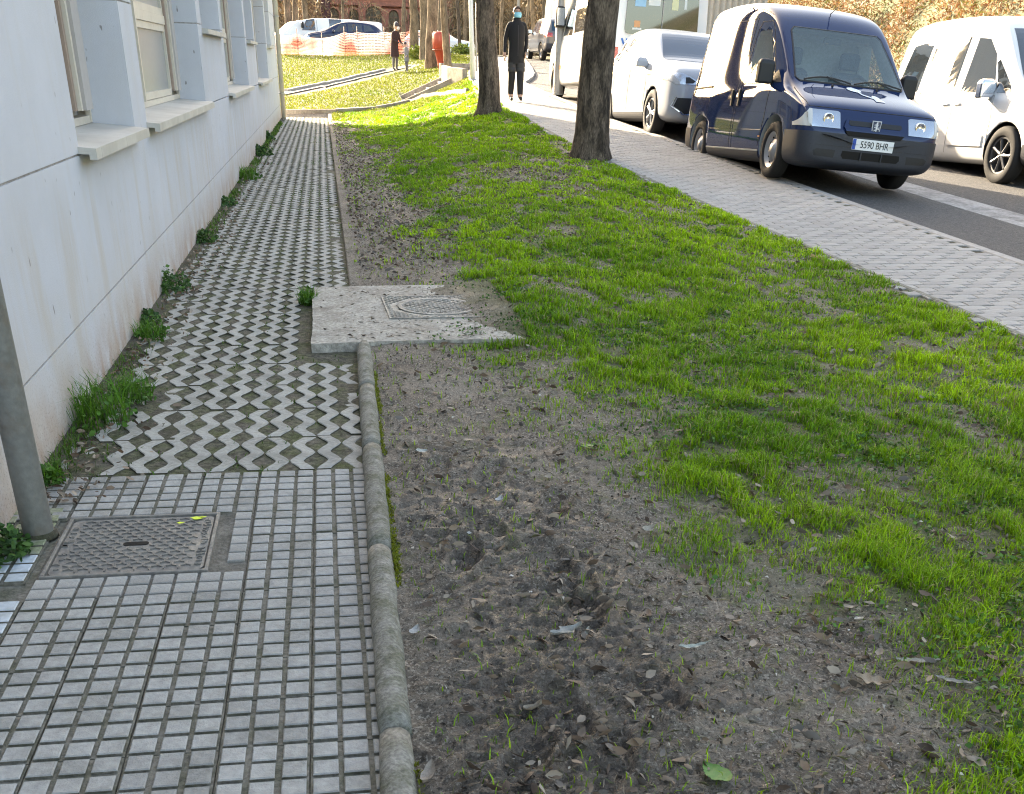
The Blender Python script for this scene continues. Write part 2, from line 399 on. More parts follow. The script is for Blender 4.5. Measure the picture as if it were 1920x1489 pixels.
for k_ in range(16):
    fx, fy, fa = .34 + R.random() * .55, 1.75 + R.random() * 2.6, R.uniform(-.5, .5)
    u_ = (GX - fx) * cos(fa) + (GY - fy) * sin(fa); v_ = -(GX - fx) * sin(fa) + (GY - fy) * cos(fa)
    e_ = (u_ / .052) ** 2 + (v_ / .135) ** 2
    GZ = GZ + onsoil * (-.014 * smooth((1.25 - e_) / .5) + .010 * np.exp(-((e_ - 1.7) / .5) ** 2) + .004 * np.sin(v_ * 190) * (e_ < 1))
edge = np.exp(-((GX - .13) / .1) ** 2)
GZ = np.where(onsoil > 0, GZ - .012 * edge, GZ)
# lowered under the paved strips
GZ = np.where((GX < .102) & (GY < 33.9), np.minimum(GZ, -.075), GZ)
GZ = np.where((GX > Lx(GY) + .03) & (GY < 60), np.minimum(GZ, roadz(GX, GY) - .10), GZ)
# the wooded bank beyond the road and the hill behind the car park
bank = smooth((GX - 12.9 - .11 * np.clip(GY - 15, 0, 60)) / 7.0) * 7.5 * (GY < 400)
GZ = GZ + bank + smooth((GY - 88) / 30) * 7
ny, nx = GX.shape
idx = (np.arange(ny - 1)[:, None] * nx + np.arange(nx - 1)[None, :]).ravel()
quads = np.stack([idx, idx + 1, idx + nx + 1, idx + nx], 1)

def ground_material():
    M = bpy.data.materials.new('muddy_soil'); M.use_nodes = True
    nt = M.node_tree; b = nt.nodes['Principled BSDF']; N = nt.nodes.new; L = nt.links.new
    geo = N('ShaderNodeNewGeometry')
    def attr(n):
        a = N('ShaderNodeAttribute'); a.attribute_name = n; return a.outputs['Fac']
    def noise(s, d=5, r=.65):
        n = N('ShaderNodeTexNoise'); n.inputs['Scale'].default_value = s; n.inputs['Detail'].default_value = d; n.inputs['Roughness'].default_value = r
        L(geo.outputs['Position'], n.inputs['Vector']); return n.outputs['Fac']
    def rng(v, a, c, lo=0.0, hi=1.0):
        q = N('ShaderNodeMapRange'); q.inputs[1].default_value = a; q.inputs[2].default_value = c; q.inputs[3].default_value = lo; q.inputs[4].default_value = hi
        L(v, q.inputs[0]); return q.outputs[0]
    def mul(a, c):
        q = N('ShaderNodeMath'); q.operation = 'MULTIPLY'; L(a, q.inputs[0])
        if isinstance(c, float): q.inputs[1].default_value = c
        else: L(c, q.inputs[1])
        return q.outputs[0]
    def mix(f, a, c):
        q = N('ShaderNodeMix'); q.data_type = 'RGBA'; L(f, q.inputs[0])
        for s_, v in ((6, a), (7, c)):
            if isinstance(v, tuple): q.inputs[s_].default_value = (*v, 1)
            else: L(v, q.inputs[s_])
        return q.outputs[2]
    c = mix(rng(noise(2.2), .35, .65), (.165, .136, .108), (.275, .235, .188))
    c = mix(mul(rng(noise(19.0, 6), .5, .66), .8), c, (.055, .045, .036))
    c = mix(mul(rng(noise(130.0, 2), .53, .62), .85), c, (.050, .041, .034))  # fine dark specks: damp soil tone plus crevice shade put into the colour
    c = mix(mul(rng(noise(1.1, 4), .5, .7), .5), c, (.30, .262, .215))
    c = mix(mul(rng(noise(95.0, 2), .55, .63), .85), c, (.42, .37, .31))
    c = mix(mul(rng(noise(4.5), .56, .66), .6), c, (.14, .14, .065))
    c = mix(mul(attr('wet'), .7), c, (.060, .049, .041))
    c = mix(mul(attr('grassy'), .75), c, (.085, .105, .030))
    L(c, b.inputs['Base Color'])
    L(rng(attr('wet'), .25, .9, .92, .26), b.inputs['Roughness']); b.inputs['Specular IOR Level'].default_value = .35
    bp = N('ShaderNodeBump'); bp.inputs['Strength'].default_value = 1.0; bp.inputs['Distance'].default_value = .016
    L(noise(55.0, 9, .78), bp.inputs['Height']); L(bp.outputs[0], b.inputs['Normal'])
    return M
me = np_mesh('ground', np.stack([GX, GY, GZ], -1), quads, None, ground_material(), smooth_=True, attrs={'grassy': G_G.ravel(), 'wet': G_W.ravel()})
ground = tag(link(bpy.data.objects.new('ground', me)), kind='structure')
# quick height lookup on the sculpted ground
def HG(x, y):
    x = np.asarray(x, float); y = np.asarray(y, float)
    i = np.clip(np.searchsorted(XS, x) - 1, 0, nx - 2); j = np.clip(np.searchsorted(YS, y) - 1, 0, ny - 2)
    a = np.clip((x - XS[i]) / (XS[i + 1] - XS[i]), 0, 1); b_ = np.clip((y - YS[j]) / (YS[j + 1] - YS[j]), 0, 1)
    return (GZ[j, i] * (1 - a) + GZ[j, i + 1] * a) * (1 - b_) + (GZ[j + 1, i] * (1 - a) + GZ[j + 1, i + 1] * a) * b_

# ================================================================ footpath along the building
PX0, PX1 = WALL_X - .02, .105
def strip(name, x0, x1, y0, y1, z, m_, nx_=8, ny_=60, amp=.006):
    gx, gy = np.meshgrid(np.linspace(x0, x1, nx_), np.linspace(y0, y1, ny_))
    gz = z + (fbm(gx * 7, gy * 7, 3, 3) - .5) * amp * 2
    i_ = (np.arange(ny_ - 1)[:, None] * nx_ + np.arange(nx_ - 1)[None, :]).ravel()
    me_ = np_mesh(name, np.stack([gx, gy, gz], -1), np.stack([i_, i_ + 1, i_ + nx_ + 1, i_ + nx_], 1), None, m_, smooth_=True)
    return link(bpy.data.objects.new(name, me_))
path = strip('footpath', PX0, PX1, 1.0, 4.10, -.016, M_TJOINT, 40, 90, .003); tag(path, kind='structure')
fill = strip('path_soil', PX0, PX1 + .04, 4.06, 34.2, -.008, M_SOIL, 60, 700, .005); fill.parent = path
# tiles: nine raised pads each
TP = .2175; PAD = TP / 3
def tile_mesh(m_, seed):
    r = random.Random(seed); q = MB()
    q.box((0, 0, -.019), (TP - .004, TP - .004, .022), mi=1)
    for i in range(3):
        for j in range(3):
            dz = r.uniform(-.001, .0008); n0 = len(q.f)
            q.box(((i - 1) * PAD + r.uniform(-.0008, .0008), (j - 1) * PAD + r.uniform(-.0008, .0008), -.0045 + dz), (PAD - .0130, PAD - .0155, .011), bev=.003, mi=0)
            for f_ in range(n0 + 2, n0 + 6): q.m[f_] = 1
    return q.mesh('tile', [m_, M_TJOINT])
tms = [tile_mesh(M_TILE, s_) for s_ in range(5)]; tmw = tile_mesh(M_TILEW, 8); tmm = tile_mesh(M_TILEM, 9)
MHX0, MHX1, MHY0, MHY1 = -.982, -.462, 3.148, 3.646
ex = [PX1 - .012 - TP * (k + .5) for k in range(6)]
ty0 = 4.085
for j in range(14):
    yc = ty0 - TP * (j + .5)
    for i, xc in enumerate(ex):
        if MHX0 - .03 < xc + TP / 2 and xc - TP / 2 < MHX1 + .08 and MHY0 < yc + TP / 2 - .005 and yc - TP / 2 + .005 < MHY1:
            continue
        me_ = R.choice(tms)
        if i == 5 and j in (5,): me_ = tmw
        if i == 5 and j in (2, 3, 4): me_ = tmm
        o = inst('tile', me_, path, (xc, yc, R.uniform(-.0015, .0015)), (R.uniform(-.006, .006), R.uniform(-.006, .006), R.choice((0, pi / 2, pi)) + R.uniform(-.006, .006)))
# mortar around the chamber cover, with the narrow cut tiles left of it
q = MB(); q.box((-.670, 3.325, -.0185), (.655, .655, .022), bev=.004)
q.obj('mortar_bed', mat('mortar', (.20, .185, .16), .95, var=.3, nscale=9, col2=(.13, .12, .10), bump=.7, bscale=60, spec=.2), path)
for k in range(3):
    o = inst('tile', tmm if k else tmw, path, (MHX0 - .145, MHY0 + .09 + k * .21, .0), (0, 0, 0), (.98, .98, 1))
q = MB(); q.box((0, 0, -.006), (PAD - .0105, PAD - .010, .012), bev=.0025); ctm = q.mesh('cut_tile', M_TILE)
for k in range(6): inst('cut_tile', ctm, path, (-.342 - PAD / 2, 3.2525 + PAD * k, R.uniform(-.001, .001)), (0, 0, 0), (.9, 1, 1))
for j in range(2):
    for k in range(9): inst('cut_tile', ctm, path, (-.342 - PAD * (k + .5), 2.9975 + PAD * (j + .5), R.uniform(-.001, .001)))

# zig-zag lattice pavers
LC, LP_, LT, LA = .1075, .215, .057, .0232
def zig(yv, k):
    """centre line offset of ribbon k at path coordinate yv"""
    ph = (yv / LP_ + (k % 2) * .5) % 1.0
    tri = 1 - 4 * abs(ph - .5)            # +1 at .5, -1 at 0
    return -LA * max(-1, min(1, tri * 1.3))
def latt_mesh(par, seed):
    r = random.Random(seed)
    n = 16; L_ = LP_ * 2 - .010; vs = []; fs = []
    for i in range(n + 1):
        yv = -L_ / 2 + L_ * i / n; c_ = zig(yv + LP_ * 2, par)
        hw = LT / 2
        for (dx, z) in ((-hw, -.05), (-hw, -.0035), (-hw + .0035, 0), (hw - .0035, 0), (hw, -.0035), (hw, -.05)):
            e_ = .003 if i in (0, n) and z == 0 else 0
            vs.append((c_ + dx, yv, z - e_ + (r.uniform(-.0008, .0008))))
    for i in range(n):
        for k in range(5): fs.append((i * 6 + k, i * 6 + k + 1, i * 6 + 7 + k, i * 6 + 6 + k))
    fs.append(tuple(range(6))); fs.append(tuple(n * 6 + k for k in range(6)))
    q_ = MB(); q_.add(vs, fs); q_.m = [1 if (f_ < n * 5 and f_ % 5 in (0, 4)) or f_ >= n * 5 else 0 for f_ in range(len(fs))]; return q_
lm = {}
for par in (0, 1):
    for s_ in range(3):
        lm[par, s_] = latt_mesh(par, s_)
lmm = {k: v.mesh('paving_block', [M_LATT, M_GRIME]) for k, v in lm.items()}
for v in lmm.values(): fixn(v)
rest = MB(); cnt = 0
ly0 = 4.10; ncol = 12; nrow = int((34.0 - ly0) / (LP_ * 2))
for j in range(nrow):
    for k in range(ncol):
        xc = PX1 - .01 - LC * (k + .5); yc = ly0 + LP_ * 2 * (j + .5)
        if xc > -.19 and 6.0 < yc < 7.80: continue          # the concrete pad sits here
        if k == ncol - 1 and R.random() < .35: continue
        dz = R.uniform(-.003, .003) + (-.009 if (k >= 8 and j in (0, 1, 2) and R.random() < .5) else 0) + (-.007 if (k == 0 and R.random() < .4) else 0)
        s_ = R.randrange(3); rz = R.uniform(-.012, .012); ry = R.uniform(-.012, .012)
        sag = -.001 * math.sin(yc * 1.3 + k * .5)
        if cnt < 297:
            inst('paving_block', lmm[k % 2, s_], path, (xc + R.uniform(-.002, .002), yc, dz + sag), (R.uniform(-.008, .008), ry, rz)); cnt += 1
        else:
            b = lm[k % 2, s_]; rest.add([(x + xc, y + yc, z + dz + sag) for x, y, z in b.v], b.f); rest.m[-len(b.f):] = b.m
o = rest.obj('far_paving_blocks', [M_LATT, M_GRIME], path); tag(o, kind='stuff')
# silted-over corner by the wall foot
gx, gy = np.meshgrid(np.linspace(WALL_X, WALL_X + .46, 40), np.linspace(4.1, 33.5, 900))
hh = .030 * np.exp(-((gx - WALL_X) / (.035 + .03 * fbm(gy * 1.1, gy * 0, 2, 8))) ** 2 * .5) - .014 + (fbm(gx * 25, gy * 25, 3, 6) - .5) * .012
hh = hh + .012 * np.exp(-(((gx + .78) / .25) ** 2 + ((gy - 4.75) / .35) ** 2))
i_ = (np.arange(899)[:, None] * 40 + np.arange(39)[None, :]).ravel()
o = link(bpy.data.objects.new('silt', np_mesh('silt', np.stack([gx, gy, hh], -1), np.stack([i_, i_ + 1, i_ + 41, i_ + 40], 1), None, M_GRIME, smooth_=True)), path)

# ---------------------------------------------------------------- chamber cover in the tiles
def chevrons(q, x0, x1, y0, y1, z, pitch, th=.0035, hgt=.004, inside=None):
    """raised Y-shaped ribs as on cast covers"""
    row = 0; y = y0
    while y < y1:
        x = x0 + (pitch * .5 if row % 2 else 0)
        while x < x1:
            for (dx, dy, L_, a) in ((0, pitch * .12, pitch * .42, pi / 2), (-pitch * .17, -pitch * .16, pitch * .40, radians(28)), (pitch * .17, -pitch * .16, pitch * .40, radians(-28))):
                cx_, cy_ = x + dx, y + dy
                if x0 < cx_ < x1 and y0 < cy_ < y1 and (inside is None or inside(cx_, cy_)):
                    q.box((cx_, cy_, z + hgt / 2), (L_, th, hgt), rz=a)
            x += pitch
        y += pitch * .62; row += 1
mcx, mcy = (MHX0 + MHX1) / 2, (MHY0 + MHY1) / 2
cov = empty('chamber_cover', (mcx, mcy, 0), label='square dark cast-iron chamber cover set in the grey tiles beside the steel post', cat='manhole cover')
W2, H2 = (MHX1 - MHX0) / 2, (MHY1 - MHY0) / 2
q = MB()
for (cx_, cy_, dx, dy) in ((0, H2 - .006, W2 * 2, .012), (0, -H2 + .006, W2 * 2, .012), (-W2 + .006, 0, .012, H2 * 2 - .025), (W2 - .006, 0, .012, H2 * 2 - .025)):
    q.box((cx_, cy_, -.004), (dx, dy, .016), bev=.002)
q.obj('frame', M_IRON, cov)
q = MB()
def rrect(hx, hy, r, n=5):
    pts = []
    for cx_, cy_, a0 in ((hx - r, hy - r, 0), (-hx + r, hy - r, pi / 2), (-hx + r, -hy + r, pi), (hx - r, -hy + r, 3 * pi / 2)):
        for k in range(n + 1):
            a = a0 + pi / 2 * k / n; pts.append((cx_ + r * cos(a), cy_ + r * sin(a)))
    return pts
q.prism(rrect(W2 - .018, H2 - .018, .03), -.012, -.002)
lid = q.obj('lid', M_IRON, cov)
q = MB(); chevrons(q, -W2 + .055, W2 - .06, -H2 + .035, H2 - .03, -.002, .046, .0042, .0045, lambda a, b: not (abs(a) < .05 and abs(b) < .03)); tag(q.obj('ribs', M_IRON, lid), kind='stuff')
q = MB(); q.prism(rrect(.042, .014, .013), -.0015, .0006); q.obj('lifting_slot', M_DARK, lid)
# worn raised characters along both side edges: illegible strokes
q = MB(); rr = random.Random(3)
for sx, n_ in ((W2 - .038, 16), (-W2 + .036, 11)):
    for k in range(n_):
        yy = -H2 + .06 + k * (2 * H2 - .12) / (n_ - 1)
        if rr.random() < .12: continue
        for _ in range(3):
            q.box((sx + rr.uniform(-.008, .008), yy + rr.uniform(-.006, .006), .0005), (rr.choice((.018, .006, .012)), rr.choice((.003, .0035, .012)), .005))
tag(q.obj('worn_lettering', M_IRON, lid), kind='stuff')
M_YEL = mat('yellow_paint', (.66, .78, .05), .6, var=.15, nscale=20)
q = MB()
for (cx_, cy_, r_) in ((W2 - .075, H2 - .045, .022), (W2 - .058, H2 - .038, .012), (W2 - .13, H2 - .085, .012)):
    pts = [(cx_ + r_ * (1 + .35 * math.sin(5 * a)) * cos(a), cy_ + .6 * r_ * (1 + .3 * math.sin(3 * a + 1)) * sin(a)) for a in np.linspace(0, 2 * pi, 14)[:-1]]
    q.prism(pts, .0026, .0032)
q.obj('paint_splash', M_YEL, lid)

# ---------------------------------------------------------------- kerb
kj = [.75, 2.09, 3.19, 4.25, 5.17, 6.10]
KX = .078
def kx(y): return .078 + (y - 1.9) * .0161
for a, b in zip(kj[:-1], kj[1:]):
    n = 12; prof = [(-.042, -.10), (-.042, .018)] + [(-.042 * cos(t), .018 + .040 * sin(t)) for t in np.linspace(0.12, pi - .12, 9)] + [(.042, .018), (.042, -.10)]
    q = MB(); vs = []; fs = []; m_ = len(prof); L_ = b - a - .006
    for i in range(n + 1):
        yv = -L_ / 2 + L_ * i / n; sc = .94 if i in (0, n) else 1
        wob = .002 * math.sin(i * 1.3 + a * 7)
        for (x, z) in prof: vs.append((x * sc + wob + R.uniform(-.0009, .0009), yv, (z - .0) * (sc if z > 0 else 1) + R.uniform(-.001, .001)))
    for i in range(n):
        for k in range(m_ - 1): fs.append((i * m_ + k, i * m_ + k + 1, (i + 1) * m_ + k + 1, (i + 1) * m_ + k))
    fs += [tuple(range(m_)), tuple(n * m_ + k for k in range(m_))]
    q.add(vs, fs); o = q.obj('kerb_stone', M_KERB, None, True); o.location = (kx((a + b) / 2) + R.uniform(-.002, .002), (a + b) / 2, 0); o.rotation_euler = (R.uniform(-.004, .004), 0, -.0161 + R.uniform(-.003, .003))
    if not 'kerb' in globals():
        kerb = empty('round_kerb', (KX, 3.4, 0), label='grey round-topped concrete kerb between the tiled path and the mud', cat='kerb')
    o.parent = kerb; o.location = Vector(o.location) - Vector((KX, 3.4, 0))

# ---------------------------------------------------------------- concrete pad with the round cover
q = MB(); gxs = np.linspace(-.15, 1.35, 40); gys = np.linspace(6.06, 7.76, 44)
poly = lambda x, y: (x + .003 * math.sin(y * 5), y + .035 * max(0, x) + .002 * math.sin(x * 9))
vs = []; fs = []
for yv in gys:
    for xv in gxs:
        X_, Y_ = poly(xv, yv); vs.append((X_ + R.uniform(-.003, .003) * (xv < -.14), Y_, .046 + .006 * math.sin(xv * 3) + R.uniform(-.0012, .0012)))
nx_, ny_ = len(gxs), len(gys)
for j in range(ny_ - 1):
    for i in range(nx_ - 1): fs.append((j * nx_ + i, j * nx_ + i + 1, (j + 1) * nx_ + i + 1, (j + 1) * nx_ + i))
border = [i for i in range(nx_)] + [j * nx_ + nx_ - 1 for j in range(1, ny_)] + [(ny_ - 1) * nx_ + i for i in range(nx_ - 2, -1, -1)] + [j * nx_ for j in range(ny_ - 2, 0, -1)]
b0 = len(vs)
for i in border: vs.append((vs[i][0], vs[i][1], -.06))
n = len(border)
for i in range(n): fs.append((border[i], border[(i + 1) % n], b0 + (i + 1) % n, b0 + i))
q.add(vs, fs)
pad = q.obj('concrete_pad', M_SLAB, None); tag(pad, 'pale rough concrete pad half buried at the edge of the lattice path', 'concrete pad')
rx0, rx1, ry0, ry1 = .315, 1.01, 6.64, 7.36
rc = empty('round_cover', ((rx0 + rx1) / 2, (ry0 + ry1) / 2, .051), rz=.03, label='round ribbed cast-iron cover in a square frame on the concrete pad', cat='manhole cover')
hw = (rx1 - rx0) / 2; r_ = hw * .80
q = MB(); nseg = 48
outer = []
for k in range(nseg):
    a = 2 * pi * k / nseg; s_ = hw / max(abs(cos(a)), abs(sin(a))); outer.append((s_ * cos(a), s_ * sin(a)))
vs = [(x, y, .004) for x, y in outer] + [(r_ * cos(2 * pi * k / nseg), r_ * sin(2 * pi * k / nseg), .004) for k in range(nseg)] + [(x, y, -.03) for x, y in outer] + [(r_ * cos(2 * pi * k / nseg), r_ * sin(2 * pi * k / nseg), -.02) for k in range(nseg)]
fs = []
for k in range(nseg):
    k2 = (k + 1) % nseg
    fs += [(k, k2, nseg + k2, nseg + k), (k, k2, 2 * nseg + k2, 2 * nseg + k), (nseg + k, nseg + k2, 3 * nseg + k2, 3 * nseg + k)]
q.add(vs, fs)
rf = q.obj('frame', M_IRONL, rc)
q = MB(); chevrons(q, -hw + .015, hw - .015, -hw + .015, hw - .015, .004, .05, .010, .004, lambda a, b: a * a + b * b > (r_ + .03) ** 2); tag(q.obj('frame_ribs', M_IRONL, rf), kind='stuff')
q = MB()
for e_ in (-1, 1):
    q.box((e_ * (hw - .006), 0, .006), (.010, hw * 2, .007)); q.box((0, e_ * (hw - .006), .0055), (hw * 2 - .022, .010, .007))
q.obj('frame_rim', M_IRONL, rf)
q = MB(); q.lathe([(.0001, -.008), (r_ + .002, -.008)], 48); q.obj('lid_seat', M_DARK, rc)
q = MB(); q.lathe([(0.0001, .003), (r_ - .045, .003), (r_ - .041, .009), (r_ - .018, .009), (r_ - .016, -.007)], 48); rl = q.obj('lid', M_IRONL, rc)
q = MB(); chevrons(q, -r_, r_, -r_, r_, .003, .06, .011, .004, lambda a, b: a * a + b * b < (r_ - .045) ** 2); tag(q.obj('lid_ribs', M_IRONL, rl), kind='stuff')

# ---------------------------------------------------------------- steel post at the left
post = empty('steel_post', (-1.062, 3.515, 0), label='weathered grey steel tube post standing by the wall at the left edge', cat='post')
q = MB(); q.lathe([(.0505, -.05), (.0500, .3), (.0495, 1.2), (.0495, 3.2), (.0001, 3.2)], 32); q.obj('tube', M_POST, post, True)
q = MB(); q.lathe([(.0505, -.012), (.064, -.010), (.060, .006), (.0506, .014)], 28); q.obj('base_collar', M_GRIME, post, True)

# ================================================================ pavement by the road
pav = empty('pavement'); pav['kind'] = 'structure'
def lane(name, xa, xb, y0, y1, dz, m_, zf, ny_=90, parent=None, nx_=4):
    ys = np.linspace(y0, y1, ny_); vs = []
    for yv in ys:
        a, b = xa(yv), xb(yv)
        for i in range(nx_):
            x = a + (b - a) * i / (nx_ - 1); vs.append((x, yv, float(zf(x, yv)) + dz))
    i_ = (np.arange(ny_ - 1)[:, None] * nx_ + np.arange(nx_ - 1)[None, :]).ravel()
    me_ = np_mesh(name, vs, np.stack([i_, i_ + 1, i_ + nx_ + 1, i_ + nx_], 1), None, m_, smooth_=True)
    return link(bpy.data.objects.new(name, me_), parent)
bed = lane('joint_bed', lambda y: float(Lx(y)), lambda y: float(Rx(y)) - .1, -14, 62, -.008, M_GRIME, lambda x, y: side(y), 150, pav)
far = lane('far_paving', lambda y: float(Lx(y)) + .08, lambda y: float(Rx(y)) - .12, 30, 62, .0, M_PAVER, lambda x, y: side(y), 60, pav)
# wavy-edged blocks laid in running bond across the pavement
BL, BW = .205, .108
def wavy(seed):
    r = random.Random(seed); g_ = .0022
    a, b = BL / 2 - g_, BW / 2 - g_; k = .011
    pl = [(-a, -b), (-a * .5, -b - k), (0, -b), (a * .5, -b + k), (a, -b), (a + k * .4, 0), (a, b), (a * .5, b + k), (0, b), (-a * .5, b - k), (-a, b), (-a + k * .4, 0)]
    q_ = MB(); n_ = len(pl)
    vs = [(x, y, -.05) for x, y in pl] + [(x, y, -.004) for x, y in pl] + [(x * .965, y * .93, .0 + r.uniform(-.0006, .0006)) for x, y in pl]
    fs = [tuple(range(2 * n_, 3 * n_))]
    for l_ in (0, n_):
        fs += [(l_ + i, l_ + (i + 1) % n_, l_ + n_ + (i + 1) % n_, l_ + n_ + i) for i in range(n_)]
    q_.add(vs, fs); return q_
wv = [wavy(s_) for s_ in range(4)]; wvm = [q_.mesh('paving_block', M_PAVER) for q_ in wv]
for v in wvm: fixn(v)
rest = MB(); cnt = 0; j = 0; yv = 4.2
while yv < 30:
    a, b = float(Lx(yv)) + .09, float(Rx(yv)) - .13
    rzr = -math.atan2(float(Rx(yv - .5) - Rx(yv + .5)), 1.0)
    off = (j % 2) * BL / 2; x = math.floor(a / BL) * BL + off
    while x < b:
        if x > a - .10 and x < b + .10:
            z = float(side(yv)) + R.uniform(-.0022, .0022); s_ = R.randrange(4)
            if yv > 6.4 and cnt < 297:
                inst('paving_block', wvm[s_], pav, (x, yv, z), (.042, R.uniform(-.006, .006), R.uniform(-.01, .01))); cnt += 1
            else:
                b_ = wv[s_]; rest.add([(px_ + x, py_ + yv, pz_ + z + .042 * py_) for px_, py_, pz_ in b_.v], b_.f)
        x += BL
    yv += BW; j += 1
tag(rest.obj('far_paving_blocks', M_PAVER, pav), kind='stuff')
# kerb stones on the road side and thin edging on the grass side
for nm, fx, wd, hz, dz in (('kerb_stone', lambda y: float(Rx(y)) - .065, .12, .22, .006), ('edging_stone', lambda y: float(Lx(y)) + .03, .06, .16, .004)):
    yv = 1.0
    while yv < 61:
        L_ = 1.0 if yv < 34 else 3.0
        x0, x1 = fx(yv), fx(yv + L_); z0, z1 = float(side(yv)), float(side(yv + L_))
        q_ = MB(); q_.box((0, 0, -hz / 2), (wd, math.hypot(x1 - x0, L_) - .006, hz), bev=.012)
        o = q_.obj(nm, M_PAVER if nm == 'kerb_stone' else M_KERB, pav); o.location = ((x0 + x1) / 2, yv + L_ / 2, (z0 + z1) / 2 + dz)
        o.rotation_euler = (math.atan2(z1 - z0, L_), 0, -math.atan2(x1 - x0, L_)); yv += L_

road = lane('road', lambda y: float(Rx(y)) - .03, lambda y: 14.5 + .14 * max(0, y - 15), -14, 84, 0, M_ASPH, lambda x, y: roadz(x, y) - .004, 120, None, 10); tag(road, kind='structure')
mk = lane('parking_line', lambda y: 7.30 + .02 * (14 - y), lambda y: 7.78 + .06 * (14 - y), 5, 30, .004, M_PAINT, lambda x, y: roadz(x, y), 50, road, 3)
M_MEND = mat('patched_asphalt', (.10, .098, .095), .9, var=.3, nscale=18, col2=(.075, .073, .07), bump=.7, bscale=60)
lane('asphalt_patch', lambda y: 8.6, lambda y: 9.6 + .03 * (14 - y), 6, 11.6, .0035, M_MEND, lambda x, y: roadz(x, y), 30, road, 3)
car_park = lane('car_park', lambda y: -40.0, lambda y: 9.5, 60.5, 84, .012, M_ASPH, lambda x, y: H(np.full(1, x), np.full(1, y))[0] + 0.0, 12, None, 20); tag(car_park, kind='structure')

# ================================================================ the building
bld = empty('rendered_building', (WALL_X, 12, 0), label='long off-white rendered building with deep window recesses along the footpath', cat='building')
def bpart(name, m_, fn, parent=None):
    q_ = MB(); fn(q_); q_.v = [(x - WALL_X, y - 12, z) for x, y, z in q_.v]; return q_.obj(name, m_, parent or bld)
XB = WALL_X - .31      # plane of the windows
YA, YE = -7.0, 33.0
HEAD = 2.76; TOPZ = 9.0
bpart('core_wall', M_WALL, lambda q: q.box(((XB - .012 - 11) / 2, (YA + YE) / 2, TOPZ / 2 - .1), (11 + XB - .012 + 0.0, YE - YA - .01, TOPZ + .2)))
JG = .010
def panel(y0, y1, z0, z1):
    bpart('wall_panel', M_WALL, lambda q: q.box(((XB + WALL_X) / 2, (y0 + y1) / 2, (z0 + z1) / 2), (WALL_X - XB, y1 - y0, z1 - z0)))
def joint(y0, y1, z):
    bpart('panel_joint', M_JOINT, lambda q: q.box(((XB + WALL_X - .006) / 2, (y0 + y1) / 2, z), (WALL_X - .006 - XB, y1 - y0 - .004, JG)))
z1_, z2_, z3_, z4_ = .345, 1.05, 1.735, 2.43
g = JG / 2
ys_split = [YA, -1.0, 3.2, YE]
panel(YA, YE, -.25, z1_ - g); joint(YA, YE, z1_)
OPEN = [(1.2, 3.2, 'hi'), (5.83, 7.60, 'lo'), (8.13, 12.28, 'lo'), (12.68, 15.0, 'hi'), (15.33, 19.70, 'lo'), (20.06, 22.26, 'hi'), (22.6, 27.15, 'lo'), (27.55, 29.8, 'hi')]
panel(YA, YE, z1_ + g, z2_ - g - .028)
panel(YA, YE, HEAD, TOPZ)
prev = YA; segs = []
for (a, b, t_) in OPEN: segs.append((prev, a)); prev = b
segs.append((prev, YE))
zs_ = [z2_ - .018 , z3_, z4_, HEAD]
for (a, b) in segs:
    joint(a, b, z2_ - .028)
    for i in range(3):
        panel(a, b, zs_[i] + (g if i else -.005), zs_[i + 1] - (g if i < 2 else 0.0))
        if i < 2: joint(a, b, zs_[i + 1])
for (a, b, t_) in OPEN:
    if t_ == 'hi': panel(a + .001, b - .001, z2_ - .023, 1.655)
M_SHUT = mat('shutter_slat', (.52, .47, .40), .55, var=.08, nscale=4, rnd=.06)
names = {5.83: 'first', 8.13: 'second'}
